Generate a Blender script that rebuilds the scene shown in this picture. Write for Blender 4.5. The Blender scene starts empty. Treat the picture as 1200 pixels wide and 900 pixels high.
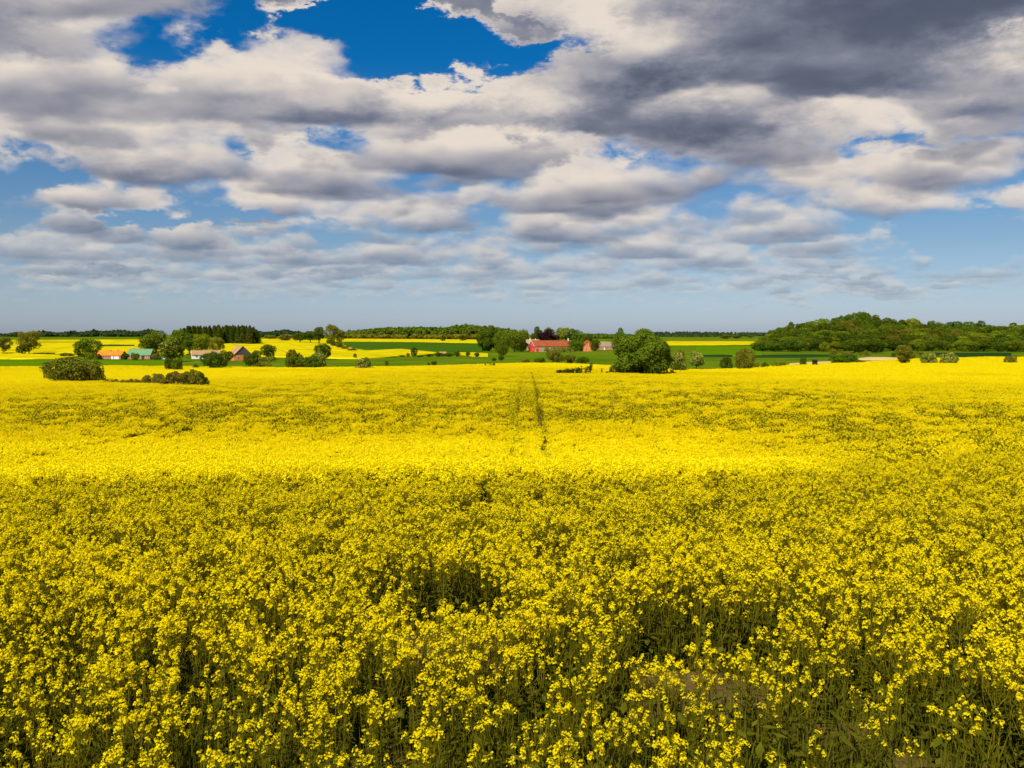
import bpy, math
R=math.radians
SUN_EL, SUN_AZ = 46.0, 206.0     # azimuth clockwise from the view direction (+Y)

class Ex:
    """tiny expression wrapper round node sockets"""
    def __init__(s, nt, sock): s.nt, s.s = nt, sock
    def _m(s, op, *a, clamp=False):
        n = s.nt.nodes.new('ShaderNodeMath'); n.operation = op; n.use_clamp = clamp
        for i, v in enumerate((s,)+a):
            if isinstance(v, Ex): s.nt.links.new(v.s, n.inputs[i])
            else: n.inputs[i].default_value = float(v)
        return Ex(s.nt, n.outputs[0])
    def __add__(s,o): return s._m('ADD',o)
    __radd__=__add__
    def __sub__(s,o): return s._m('SUBTRACT',o)
    def __rsub__(s,o): return (s*-1.0)+o
    def __mul__(s,o): return s._m('MULTIPLY',o)
    __rmul__=__mul__
    def __truediv__(s,o): return s._m('DIVIDE',o)
    def madd(s,a,b): return s._m('MULTIPLY_ADD',a,b)
    def clamp(s): return s._m('ADD',0.0,clamp=True)
    def max(s,o): return s._m('MAXIMUM',o)
    def min(s,o): return s._m('MINIMUM',o)
    def pow(s,o): return s._m('POWER',o)
    def exp(s): return s._m('EXPONENT')
    def sstep(s,a,b,c=0.0,d=1.0):
        n=s.nt.nodes.new('ShaderNodeMapRange'); n.interpolation_type='SMOOTHSTEP'
        s.nt.links.new(s.s,n.inputs[0])
        for i,v in enumerate((a,b,c,d)):
            if isinstance(v,Ex): s.nt.links.new(v.s,n.inputs[1+i])
            else: n.inputs[1+i].default_value=v
        return Ex(s.nt,n.outputs[0])
def vmath(nt,op,a,b=None,scale=None):
    n=nt.nodes.new('ShaderNodeVectorMath'); n.operation=op
    for i,v in ((0,a),(1,b)):
        if v is None: continue
        if isinstance(v,Ex): nt.links.new(v.s,n.inputs[i])
        else: n.inputs[i].default_value=v
    if scale is not None:
        if isinstance(scale,Ex): nt.links.new(scale.s,n.inputs['Scale'])
        else: n.inputs['Scale'].default_value=scale
    return Ex(nt,n.outputs['Value' if op in('DOT_PRODUCT','LENGTH') else 'Vector'])
def noise(nt,vec,scale,detail,rough=.55,dim='3D',w=None):
    n=nt.nodes.new('ShaderNodeTexNoise'); n.noise_dimensions=dim
    nt.links.new(vec.s,n.inputs['Vector'])
    n.inputs['Scale'].default_value=scale; n.inputs['Detail'].default_value=detail; n.inputs['Roughness'].default_value=rough
    return Ex(nt,n.outputs[0])
def mixc(nt,f,a,b):
    n=nt.nodes.new('ShaderNodeMix'); n.data_type='RGBA'; n.clamp_factor=True
    for i,v in ((0,f),(6,a),(7,b)):
        if isinstance(v,Ex): nt.links.new(v.s,n.inputs[i])
        elif i==0: n.inputs[0].default_value=v
        else: n.inputs[i].default_value=(*v,1)
    return Ex(nt,n.outputs[2])

FP=1040.0; HOR=392.0
def uv(px,py): return (px-600)/FP, (HOR-py)/FP

def make_world():
    sc=bpy.context.scene
    w=bpy.data.worlds.new("World"); sc.world=w; w.use_nodes=True
    nt=w.node_tree; nt.nodes.clear()
    out=nt.nodes.new('ShaderNodeOutputWorld'); bg=nt.nodes.new('ShaderNodeBackground')
    nt.links.new(bg.outputs[0],out.inputs[0])
    sky=nt.nodes.new('ShaderNodeTexSky'); sky.sky_type='NISHITA'; sky.sun_disc=False
    sky.sun_elevation=R(SUN_EL); sky.sun_rotation=R(SUN_AZ); sky.air_density=1.0; sky.dust_density=.6; sky.ozone_density=2.0
    tc=nt.nodes.new('ShaderNodeTexCoord')
    D=vmath(nt,'NORMALIZE',Ex(nt,tc.outputs['Generated']))
    sp=nt.nodes.new('ShaderNodeSeparateXYZ'); nt.links.new(D.s,sp.inputs[0])
    dx,dy,dz=[Ex(nt,sp.outputs[i]) for i in range(3)]
    # elevation and bearing
    u=dx/dy.max(.02); hr=(dx*dx+dy*dy).pow(.5); v=dz/hr.max(.02)
    zz=dz.max(.012)
    inv=Ex(nt,nt.nodes.new('ShaderNodeValue').outputs[0]); inv.s.default_value=1.0
    inv=inv/zz
    # where the clouds gather (bearing, elevation, size, amount)
    def blobs(lst):
        acc=None
        for px,py,rx,ry,wt in lst:
            a,b=uv(px,py)
            e=((u-a)*(FP/rx)); e=e*e; f=((v-b)*(FP/ry)); f=f*f
            g=((e+f)*-1.0).exp()*wt
            acc=g if acc is None else acc+g
        return acc
    u0,v0=u,v
    WP=vmath(nt,'MULTIPLY',D,(1.0,1.0,2.2))
    u=u+(noise(nt,WP,9.0,6.0,.66)-.5)*.30      # breaks the edges of the gaps
    v=v+(noise(nt,vmath(nt,'ADD',WP,(7.3,1.1,4.2)),9.0,6.0,.66)-.5)*.13
    cov=blobs(COVER)
    shade=blobs(SHADE)
    u,v=u0,v0
    cov=cov+v.sstep(.012,.05,-.22,0.0)
    # march through the layer
    wn=nt.nodes.new('ShaderNodeTexWhiteNoise'); wn.noise_dimensions='3D'
    nt.links.new(vmath(nt,'SCALE',D,scale=9173.0).s,wn.inputs['Vector'])
    jit=Ex(nt,wn.outputs['Value'])
    L=(math.sin(R(SUN_AZ))*math.cos(R(SUN_EL)),math.cos(R(SUN_AZ))*math.cos(R(SUN_EL)),math.sin(R(SUN_EL)))
    N=NSTEP; Z0,Z1=1.0,1.0+THICK
    T=None; A=None
    for i in range(N):
        zi=(jit+float(i))*((Z1-Z0)/N)            # height above the base
        t=(zi+Z0)*inv
        P=vmath(nt,'SCALE',D,scale=t)
        P=vmath(nt,'MULTIPLY',P,(.66,1.0,1.35))
        n=noise(nt,P,SC,8.0,RG)*GN
        P2=vmath(nt,'ADD',P,tuple(c*LS for c in L))
        n2=noise(nt,P2,SC,4.0,RG)*GN
        hf=zi*(1.0/THICK)
        body=n+cov-TH
        d=body-(hf*hf*HQ+hf*HL)-(hf*-14.0).exp()*.12
        a=d.sstep(0.0,SOFT)*.8
        body2=(n2+cov-TH).max(0.0)
        l=(hf.sstep(.02,HT,0.0,LH)+(body-body2)*LR+LB-body.max(0.0)*LD-shade).clamp()
        if T is None:
            A=a*l; T=1.0-a
        else:
            A=A+T*a*l; T=T*(1.0-a)
    al=(1.0-T)
    lum=(A/al.max(.001)).clamp()
    ramp=nt.nodes.new('ShaderNodeValToRGB'); nt.links.new(lum.s,ramp.inputs[0])
    cr=ramp.color_ramp; cr.elements[0].position=0; cr.elements[0].color=(*CL[0],1); cr.elements[1].position=1; cr.elements[1].color=(*CL[-1],1)
    for k in range(1,len(CL)-1):
        e=cr.elements.new(k/(len(CL)-1)); e.color=(*CL[k],1)
    ccol=Ex(nt,ramp.outputs[0])
    # clear sky: the Sky Texture deepened towards the zenith like the polarised photograph
    tint=nt.nodes.new('ShaderNodeValToRGB'); nt.links.new(v.s,tint.inputs[0])
    te=tint.color_ramp; pts=TINT
    te.elements[0].position=pts[0][0]; te.elements[0].color=(*pts[0][1],1); te.elements[1].position=pts[-1][0]; te.elements[1].color=(*pts[-1][1],1)
    for p,c in pts[1:-1]:
        e=te.elements.new(p); e.color=(*c,1)
    skyc=vmath(nt,'MULTIPLY',Ex(nt,sky.outputs[0]),Ex(nt,tint.outputs[0]))
    hz=v.sstep(.0,.16,.85,.0)
    ccol=mixc(nt,hz*.8,ccol,skyc)
    col=mixc(nt,al,skyc,ccol)
    nt.links.new(col.s,bg.inputs[0]); bg.inputs[1].default_value=SKY_STR
    w.cycles.sampling_method='MANUAL'; w.cycles.sample_map_resolution=256
    return w

SKY_STR=.08
NSTEP=14; THICK=.62; SC=1.3; TH=1.0; GN=1.9; RG=.57; LS=.12; SOFT=.115; HQ=.30; HL=.06; HT=.34
LH=.66; LR=1.7; LB=.34; LD=.2
CL=[(.80,.98,1.45),(1.95,2.1,2.7),(4.2,4.0,4.15),(7.4,6.55,5.7)]
TINT=[(0.0,(.62,.745,1.12)),(.05,(.58,.665,.88)),(.1,(.48,.60,.75)),(.16,(.36,.56,.76)),(.23,(.16,.50,.80)),(.30,(.02,.45,.82)),(.37,(.012,.45,.84))]
COVER=[(745,176,60,16,.08),(340,162,70,16,.1),(60,120,140,90,.10),(120,30,120,40,.12),(490,68,170,34,-.34),(300,62,50,24,-.15),(400,22,60,38,-.24),(655,36,42,44,-.28),(20,226,60,24,-.22),(215,264,130,11,-.3),(1150,290,120,30,-.35),(1060,190,120,10,-.1),(1150,132,40,24,-.12),
 (330,10,40,44,.42),(525,6,75,18,.5),(620,24,30,18,.5),(430,66,70,16,.16),(140,130,180,45,.12),(470,125,220,46,.27),(680,165,60,20,.12),(650,180,60,24,.15),(850,80,230,90,.24),(1120,60,180,100,.3),(700,235,420,44,.05),(150,206,120,24,.16),
 (200,300,230,20,.09),(700,300,320,26,.08),(600,362,900,12,-.12),(620,358,25,5,.2),(900,366,40,6,.2),(1000,352,60,6,.2),(120,330,120,6,.16),(400,318,120,8,.14),(1010,340,160,5,.15)]
SHADE=[(100,60,160,70,-.22),(630,126,80,36,-.22),(1000,5,260,28,.5),(1080,60,170,36,.35),(875,140,140,28,.45),(560,112,90,30,-.22),(735,66,95,42,-.5),(1075,140,95,26,-.35),(110,78,80,12,.12),(60,30,60,30,-.2),(460,112,200,30,-.4),(150,205,120,14,-.2)]
SUN_E=4.6; EXPO=0.45
# Rapeseed fields under a broken cloud sky, farms and woods beyond.
import numpy as np, random
from mathutils import Vector, Matrix
PITCH=math.atan((450-HOR)/FP); CAMZ=3.0
sc=bpy.context.scene; COL=sc.collection
rng=np.random.default_rng(7); rnd=random.Random(11)

# ------------------------------------------------------------------ helpers
def mesh(name,V,F,mats=(),mi=None,smooth=False):
    me=bpy.data.meshes.new(name)
    V=np.asarray(V,dtype=np.float32)
    if isinstance(F,np.ndarray):
        k=F.shape[1]; nf=len(F)
        me.vertices.add(len(V)); me.vertices.foreach_set('co',V.ravel())
        me.loops.add(nf*k); me.loops.foreach_set('vertex_index',F.astype(np.int32).ravel())
        me.polygons.add(nf); me.polygons.foreach_set('loop_start',np.arange(0,nf*k,k,dtype=np.int32))
    else:
        me.from_pydata([tuple(map(float,v)) for v in V],[],[tuple(f) for f in F])
    for m in mats: me.materials.append(m)
    if mi is not None: me.polygons.foreach_set('material_index',np.asarray(mi,dtype=np.int32))
    if smooth: me.polygons.foreach_set('use_smooth',np.ones(len(me.polygons),dtype=bool))
    me.update(calc_edges=True)
    return me
def link(name,me,parent=None,loc=None):
    o=bpy.data.objects.new(name,me); COL.objects.link(o)
    if parent is not None: o.parent=parent
    if loc is not None: o.location=loc
    return o
def tag(o,label=None,cat=None,group=None,kind=None):
    if label: o['label']=label
    if cat: o['category']=cat
    if group: o['group']=group
    if kind: o['kind']=kind
    return o
def thing(name,loc,label,cat,group=None,rz=0.0):
    o=bpy.data.objects.new(name,None); COL.objects.link(o); o.empty_display_size=.5
    o.location=loc; o.rotation_euler=(0,0,rz)
    return tag(o,label,cat,group)
class MB:
    """collects faces for one mesh"""
    def __init__(s): s.V=[]; s.F=[]
    def box(s,a,b):
        n=len(s.V); x0,y0,z0=a; x1,y1,z1=b
        s.V+=[(x0,y0,z0),(x1,y0,z0),(x1,y1,z0),(x0,y1,z0),(x0,y0,z1),(x1,y0,z1),(x1,y1,z1),(x0,y1,z1)]
        s.F+=[(n,n+3,n+2,n+1),(n+4,n+5,n+6,n+7),(n,n+1,n+5,n+4),(n+1,n+2,n+6,n+5),(n+2,n+3,n+7,n+6),(n+3,n,n+4,n+7)]; return s
    def prism(s,pts,axis,lo,hi):
        """pts in the plane across `axis` ('x' or 'y'), extruded along it"""
        n=len(s.V); k=len(pts)
        for e in (lo,hi):
            for a,z in pts: s.V.append((e,a,z) if axis=='x' else (a,e,z))
        s.F.append(tuple(range(n,n+k))); s.F.append(tuple(range(n+2*k-1,n+k-1,-1)))
        for i in range(k):
            j=(i+1)%k; s.F.append((n+i,n+k+i,n+k+j,n+j))
        return s
    def tube(s,P,Rr,n=5,cap=True):
        b=len(s.V); P=[Vector(p) for p in P]
        for i,p in enumerate(P):
            d=(P[min(i+1,len(P)-1)]-P[max(i-1,0)]).normalized()
            a=d.cross(Vector((0.31,.95,.02))).normalized(); c=d.cross(a)
            for k in range(n):
                t=2*math.pi*k/n; s.V.append(tuple(p+(a*math.cos(t)+c*math.sin(t))*Rr[i]))
        for i in range(len(P)-1):
            for k in range(n):
                s.F.append((b+i*n+k,b+i*n+(k+1)%n,b+(i+1)*n+(k+1)%n,b+(i+1)*n+k))
        if cap: s.F.append(tuple(b+(len(P)-1)*n+k for k in range(n)))
        return s
    def mesh(s,name,mat,smooth=False): return mesh(name,s.V,s.F,[mat],smooth=smooth)
    def obj(s,name,mat,parent=None,loc=None): 
        me=s.mesh(name,mat)
        import bmesh
        bm=bmesh.new(); bm.from_mesh(me); bmesh.ops.recalc_face_normals(bm,faces=bm.faces); bm.to_mesh(me); bm.free()
        return link(name,me,parent,loc)
def unit(v): return v/np.maximum(np.linalg.norm(v,axis=-1,keepdims=True),1e-9)
def cards(C,N,S,asp=1.0,r=rng):
    """one quad per point: centres C, normals N, sizes S"""
    C=np.asarray(C,float); N=unit(np.asarray(N,float)); n=len(C)
    a=unit(np.cross(N,unit(r.normal(size=(n,3))))); b=np.cross(N,a)
    S=np.broadcast_to(np.asarray(S,float),(n,))[:,None]
    V=np.stack([C-a*S*.5*asp-b*S*.22,C+a*S*.05-b*S*.5,C+a*S*.5*asp+b*S*.2,C-a*S*.08+b*S*.5],1).reshape(-1,3)
    return V,np.arange(4*n).reshape(n,4)

# ------------------------------------------------------------------ materials
def mat(name,cols,scale=1.0,detail=4,rough=.85,coord='Object',transl=0.0,bump=0.0,bscale=None,rand=0.0,stretch=None,spec=.0,pos=None,extra=None):
    """noise between the given colours; rand = how much each object's hue and value differ"""
    m=bpy.data.materials.new(name); m.use_nodes=True; nt=m.node_tree; nt.nodes.clear()
    out=nt.nodes.new('ShaderNodeOutputMaterial'); p=nt.nodes.new('ShaderNodeBsdfPrincipled')
    p.inputs['Roughness'].default_value=rough; p.inputs['Specular IOR Level'].default_value=spec
    tc=nt.nodes.new('ShaderNodeTexCoord'); vec=Ex(nt,tc.outputs[coord])
    if stretch: vec=vmath(nt,'MULTIPLY',vec,stretch)
    n=noise(nt,vec,scale,detail,.62)
    rp=nt.nodes.new('ShaderNodeValToRGB'); nt.links.new(n.s,rp.inputs[0]); cr=rp.color_ramp
    k=len(cols)
    ps=pos or ([.5] if k==1 else [.3+.4*i/(k-1) for i in range(k)])
    cr.elements[0].position=ps[0]; cr.elements[0].color=(*cols[0],1)
    cr.elements[1].position=ps[-1] if k>1 else 1; cr.elements[1].color=(*cols[-1],1)
    for i in range(1,k-1):
        e=cr.elements.new(ps[i]); e.color=(*cols[i],1)
    c=Ex(nt,rp.outputs[0])
    if extra: c=extra(nt,vec,c)
    if rand:
        oi=nt.nodes.new('ShaderNodeObjectInfo'); hs=nt.nodes.new('ShaderNodeHueSaturation')
        r=Ex(nt,oi.outputs['Random'])
        nt.links.new((r*(rand*.16)+(.5-rand*.08)).s,hs.inputs['Hue'])
        r2=(r*17.31)._m('FRACT')
        nt.links.new((r2*(rand*1.2)+(1-rand*.6)).s,hs.inputs['Value']); nt.links.new(c.s,hs.inputs['Color'])
        c=Ex(nt,hs.outputs[0])
    nt.links.new(c.s,p.inputs['Base Color'])
    if bump:
        bn=noise(nt,vec,bscale or scale*3,4,.6); b=nt.nodes.new('ShaderNodeBump'); b.inputs['Strength'].default_value=bump
        nt.links.new(bn.s,b.inputs['Height']); nt.links.new(b.outputs[0],p.inputs['Normal'])
    if transl:
        t=nt.nodes.new('ShaderNodeBsdfTranslucent'); nt.links.new(c.s,t.inputs[0])
        mx=nt.nodes.new('ShaderNodeMixShader'); mx.inputs[0].default_value=transl
        nt.links.new(p.outputs[0],mx.inputs[1]); nt.links.new(t.outputs[0],mx.inputs[2]); nt.links.new(mx.outputs[0],out.inputs[0])
    else: nt.links.new(p.outputs[0],out.inputs[0])
    return m

# ------------------------------------------------------------------ terrain
# canopy / ground heights as seen along a few bearings: picture column -> (distance, picture row) knots
YS=[4.7,7.8,11.5,15.2,20,23.5,27.5,32,37,43,52,63,80,100,130,160,200,240,275,300,340,400,480,560,650,750,900,1100,1300,1600,2200,3500,9000]
TAB={
  0:[900,718,633,588,561,554,558,556,549,536,515,493,471,456,450,446,441.5,437.5,435.2,433.6,433.4,428,421,415.5,410.5,406,401,397,396.4,395.6,394.6,393.8,392.6],
250:[900,720,634,588,558,549,554,552,546,534,515,492,469,457,449,443.5,438.5,435,432.6,431,431.5,427,421.5,417,411,406,400.5,396.8,396.2,395.4,394.6,393.8,392.6],
450:[900,721,635,587,556,546,552,551,546,534,515,490.5,467,456,447.5,442,436.5,432.5,430.3,429.8,430.5,427.5,421.5,417.5,413.5,409.5,404,399,397.2,396.2,394.8,393.8,392.6],
640:[900,721,635,587,556,545,552,551,546,534,515,490.5,466,455.5,447,441,435,429.5,425.6,426,427,424.5,420,416.5,413.4,410.8,407,402,398,396,394.8,393.8,392.6],
830:[900,721,635,587,555,545,549,547,541,529,510,488,465.5,454,446,441,435.5,432.5,432,430,426,421.5,417.2,413.8,410.4,407.4,404.2,401,398.8,397,395.4,393.8,392.6],
950:[900,720,633,585,552,543,541,536,528,517,499,480.5,462,451.5,443.5,438,432.2,428.2,428.6,428,424.2,420.2,416.2,413.6,410.8,403.5,394,391.5,392,392.5,393,393.4,392.6],
1050:[900,718,631,583,549.5,539,533.5,526.5,518,507,492,476.5,460,450,441.5,435.8,429.8,426,425.4,425.6,422.4,419.2,416,414.2,409.5,398,388.5,387.5,390,391.5,393,393.4,392.6],
1200:[900,715,628,580,545,531,519,508.5,500,490,478,467.5,457,449,440,433.2,426.2,422.2,422.4,423.6,422,420,418,415.4,411,401,392.5,390.5,391,392,393,393.4,392.6]}
_px=np.array(sorted(TAB)); _ly=np.log(np.array(YS))
_Z=np.array([[-(p-HOR)/FP*y for p,y in zip(TAB[c],YS)] for c in _px])+CAMZ
def _slopes(x,y):
    d=np.diff(y,axis=1)/np.diff(x); m=np.zeros_like(y); m[:,1:-1]=np.where(d[:,:-1]*d[:,1:]>0,2*d[:,:-1]*d[:,1:]/(d[:,:-1]+d[:,1:]+1e-12),0)
    m[:,0]=d[:,0]; m[:,-1]=d[:,-1]; return m
_M=_slopes(_ly,_Z)
_LG=np.linspace(_ly[0],_ly[-1],1600)          # resampled along log distance
def _resample():
    i=np.clip(np.searchsorted(_ly,_LG)-1,0,len(_ly)-2); h=_ly[i+1]-_ly[i]; t=(_LG-_ly[i])/h
    a=2*t**3-3*t**2+1; b=t**3-2*t**2+t; c=-2*t**3+3*t**2; d=t**3-t**2
    return a*_Z[:,i]+b*h*_M[:,i]+c*_Z[:,i+1]+d*h*_M[:,i+1]
_ZG=_resample()
_CG=np.arange(0,1201,10)
def _cols():
    m=_slopes(_px.astype(float),_ZG.T.copy()); x=_px.astype(float); i=np.clip(np.searchsorted(x,_CG,side='right')-1,0,len(x)-2); h=x[i+1]-x[i]; t=(_CG-x[i])/h
    a=2*t**3-3*t**2+1; b=t**3-2*t**2+t; c=-2*t**3+3*t**2; d=t**3-t**2
    Z=_ZG.T
    return (a*Z[:,i]+b*h*m[:,i]+c*Z[:,i+1]+d*h*m[:,i+1])   # (1600,121)
_ZT=_cols()
def sm(a,b,x): t=np.clip((x-a)/(b-a),0,1); return t*t*(3-2*t)
def canopy(X,Y):
    X=np.asarray(X,float); Y=np.asarray(Y,float)
    r=np.hypot(X,Y); az=np.arctan2(X,Y); ac=np.clip(az,-.50,.50); Ye=np.maximum(r*np.cos(ac),1e-3)
    col=np.clip((600+FP*np.tan(ac))/10,0,119.999); ci=col.astype(int); cf=col-ci
    l=np.clip((np.log(np.maximum(Ye,4.7))-_LG[0])/(_LG[-1]-_LG[0])*1599,0,1598.999); li=l.astype(int); lf=l-li
    z=(_ZT[li,ci]*(1-lf)+_ZT[li+1,ci]*lf)*(1-cf)+(_ZT[li,ci+1]*(1-lf)+_ZT[li+1,ci+1]*lf)*cf
    und=.10*np.sin(X*.13+1.3*np.sin(Y*.07))+.08*np.sin(Y*.19+X*.05+2)
    z=z+und*sm(20,60,Ye)*(1-sm(250,320,Ye))
    z=np.where(Ye<4.7,z+.05*(4.7-Ye),z)
    return z
def crop_h(X,Y): return .74+.34*sm(5,10,np.hypot(X,Y))
FIELD_Y=[(-200,300),(0,300),(250,296),(450,290),(640,276),(720,262),(790,240),(830,236),(950,242),(1050,262),(1200,250),(1400,250)]
_fx=np.array([a for a,b in FIELD_Y],float); _fy=np.array([b for a,b in FIELD_Y],float)
def field_edge(X,Y): return np.interp(600+FP*np.asarray(X)/np.maximum(np.asarray(Y),1),_fx,_fy)
def ground(X,Y):
    X=np.asarray(X,float); Y=np.asarray(Y,float)
    e=field_edge(X,Y); r=np.hypot(X,Y)
    return canopy(X,Y)-crop_h(X,Y)*(1-sm(0,25,r-e*1.02))
def gz(x,y): return float(ground(x,y))
def hit(px,py,y0=60.0,top=False):
    """where the sight line through a picture point meets the land, beyond y0"""
    Y=np.exp(np.linspace(math.log(y0),math.log(9000),4000)); X=(px-600)/FP*Y
    z=(canopy if top else ground)(X,Y); row=HOR-(z-CAMZ)/Y*FP
    k=np.nonzero(row<=py)[0]
    return float(Y[k[0]]) if len(k) else 9000.0
def at(px,Y): return (px-600)/FP*Y
# ------------------------------------------------------------------ crop materials
M_PET=mat('petal_yellow',[(.87,.675,.002),(.95,.80,.004)],40,2,.55,transl=.38,spec=.03)
M_LITPET=mat('petal_sunlit',[(.92,.76,.003),(.97,.86,.006)],40,2,.55,transl=.40,spec=.03)  # brighter petal copy, sunlight on the bright strip put into its colour
M_STEM=mat('rape_stem',[(.110,.098,.004),(.195,.165,.008)],9,2,.6,transl=.12)
M_BUDG=mat('rape_buds',[(.115,.100,.004),(.215,.175,.006)],7,2,.7,transl=.15)
M_LEAF=mat('rape_leaf',[(.055,.060,.004),(.105,.104,.007)],14,3,.6,transl=.25)
M_SOIL=mat('field_soil',[(.070,.048,.012),(.125,.085,.024),(.18,.125,.04)],3.0,8,.95,bump=.6,bscale=30)
def tracks(y):
    c=.1+.017*y; return c-.89,c+.89

# ------------------------------------------------------------------ rapeseed plants
def petals(C,N,L,r):
    n=len(C); N=unit(N); a=unit(np.cross(N,unit(r.normal(size=(n,3))))); b=np.cross(N,a)
    V=[];
    for k in range(4):
        t=k*math.pi/2; d=a*math.cos(t)+b*math.sin(t); e=-a*math.sin(t)+b*math.cos(t)
        l=L[:,None]; q=r.uniform(-.25,.35,(n,1))
        V+= [np.stack([C,C+d*l*.62+e*l*.46+N*l*.22,C+d*l*1.05+N*l*q,C+d*l*.62-e*l*.46+N*l*.22],1)]
    V=np.concatenate(V).reshape(-1,3); return V,np.arange(len(V)).reshape(-1,4)
def rape_plant(r,h=1.1,nb=6,nfl=17,fs=.0107):
    S=MB(); FC=[];FN=[];FL=[]; LV=[]; LF=[]
    lean=r.normal(0,.045,2)
    def stempt(t): return Vector((lean[0]*t*t*h+.012*math.sin(5*t),lean[1]*t*t*h,h*t))
    S.tube([stempt(t) for t in (0,.3,.62,1)],[.006,.005,.004,.0022],4,False)
    tips=[(stempt(1),Vector((lean[0],lean[1],1)).normalized())]
    for b in range(nb):
        t=r.uniform(.36,.84); p0=stempt(t); az=b*2.4+r.uniform(-.5,.5); out=r.uniform(.06,.15)*(1.25-t*.5)
        top=h*r.uniform(.74,1.0); top=max(top,p0.z+.1)
        p2=Vector((p0.x+math.cos(az)*out,p0.y+math.sin(az)*out,top)); p1=p0.lerp(p2,.5)+Vector((math.cos(az),math.sin(az),0))*out*.3-Vector((0,0,.02))
        S.tube([p0,p1,p2],[.0032,.0026,.0016],3,False); tips.append((p2,(p2-p1).normalized()))
        # small clasping leaf under the branch
        LV.append((p0,az,r.uniform(.045,.085)))
    for k in range(14):
        t=r.uniform(.10,.72); LV.append((stempt(t),k*2.4+r.uniform(-.6,.6),r.uniform(.09,.2)*(1.05-t)))
    for p,d in tips:
        n=int(nfl*r.uniform(.6,1.25)); w=r.uniform(.8,1.2)
        s=r.uniform(0,1,n)**.8; az=np.arange(n)*2.4+r.uniform(0,6)
        rad=(.007+.0165*np.sin(np.clip(s*1.5+.25,0,1.57)))*w; dv=np.array(d); pv=np.array(p)
        C=pv+dv*(-.046*s*w+.007)[:,None]+np.stack([np.cos(az)*rad,np.sin(az)*rad,.012*(1-s)],1)
        FC.append(C); FN.append(np.stack([np.cos(az)*(.5+s*.5),np.sin(az)*(.5+s*.5),.55+.5*(1-s)],1)+r.normal(0,.3,(n,3))); FL.append(fs*r.uniform(.75,1.2,n))
        C=pv+r.normal(0,.006,(4,3))+np.array([0,0,.008]); FC.append(C); FN.append(r.normal(0,1,(4,3))); FL.append(np.full(4,fs*.5))
        for j in range(8):    # young pods below the flowers
            a=j*2.2+r.uniform(0,1); q=Vector(pv-dv*r.uniform(.06,.24)); e=q+Vector((math.cos(a)*.03,math.sin(a)*.03,.045*r.uniform(.6,1.3)))
            S.tube([q,e],[.0018,.0012],3,False)
    V=[];F=[]
    for p,az,L in LV:
        d=np.array([math.cos(az),math.sin(az),.25]); e=np.array([-math.sin(az),math.cos(az),0]); p=np.array(p); w=L*.26; n=len(V)
        m=p+d*L*.55; t=p+d*L-np.array([0,0,L*r.uniform(.2,.55)])
        V+=[p-e*w*.25,p+e*w*.25,m+e*w,m-e*w,t+e*w*.2,t-e*w*.2]; F+=[(n,n+1,n+2,n+3),(n+3,n+2,n+4,n+5)]
    fv,ff=petals(np.concatenate(FC),np.concatenate(FN),np.concatenate(FL),r)
    return dict(stem=(np.array(S.V),S.F),leaves=(np.array(V),F),flowers=(fv,ff.tolist()))
def joined(name,parts):
    V=[];F=[];I=[];o=0
    for k,(key,m) in enumerate((('stem',M_STEM),('leaves',M_LEAF),('flowers',M_PET))):
        v,f=parts[key]; V.append(v); F+= [tuple(a+o for a in q) for q in f]; I+=[k]*len(f); o+=len(v)
    return mesh(name,np.concatenate(V),F,[M_STEM,M_LEAF,M_PET],I)
PLANTS=[rape_plant(np.random.default_rng(100+i),h=rnd.uniform(1.0,1.13),nb=rnd.choice([5,6,7,8]),nfl=rnd.choice([12,15,17])) for i in range(8)]
PLANTS+=[rape_plant(np.random.default_rng(150+i),h=rnd.uniform(.98,1.1),nb=rnd.choice([5,6]),nfl=rnd.choice([7,9]),fs=.0105) for i in range(4)]   # fewer open flowers

M_HALFLIT=mat('petal_half_sunlit',[(.90,.72,.003),(.96,.83,.005)],40,2,.55,transl=.39,spec=.03)  # step between plain petals and the painted sunlit tone
def tile(r,size,npl,nrac,nq,qs,yellow=1.0,pm=None):
    """one square of the crop for the middle distance"""
    PC=[];PN=[];PS=[];GC=[];GN_=[];GS=[]
    for i in range(npl):
        x,y=r.uniform(-size/2,size/2,2); h=1.1+r.normal(0,.055)
        for k in range(nrac):
            a=r.uniform(0,6.28); q=r.uniform(.02,.17); t=np.array([x+math.cos(a)*q,y+math.sin(a)*q,h*r.uniform(.84,1.0)])
            if r.uniform()<yellow:
                d=unit(r.normal(size=(nq,3))+np.array([0,0,.5])); PC.append(t+d*np.array([.036,.036,.045])); PN.append(d+r.normal(0,.5,(nq,3))); PS.append(qs*r.uniform(.7,1.3,nq))
            GC.append(t+np.array([[0,0,-.12],[r.normal(0,.03),r.normal(0,.03),-.25]])); GN_.append(np.concatenate([r.normal(size=(2,2)),np.full((2,1),.25)],1)); GS.append(np.array([.10,.16]))
        GC.append(np.stack([x+r.normal(0,.09,5),y+r.normal(0,.09,5),r.uniform(.2,.75,5)],1)); GN_.append(r.normal(size=(5,3))+np.array([0,0,.6])); GS.append(r.uniform(.12,.22,5))
    pv,pf=cards(np.concatenate(PC),np.concatenate(PN),np.concatenate(PS),1.0,r)
    gv,gf=cards(np.concatenate(GC),np.concatenate(GN_),np.concatenate(GS),.55,r)
    V=np.concatenate([pv,gv]); F=np.concatenate([pf,gf+len(pv)]); I=[0]*len(pf)+[1]*len(gf)
    return mesh('crop_square',V,F,[pm or M_PET,M_BUDG],I)
SRC=[joined('rape_plant',p) for p in PLANTS]
T0=len(SRC); LV=[1,.86,.72,.60,.49,.40,.32]
for i,y_ in enumerate(LV):
    for q in range(2): SRC.append(tile(np.random.default_rng(300+i*2+q),1.0,20,5,7,.034,y_))     # from full bloom to thin
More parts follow.
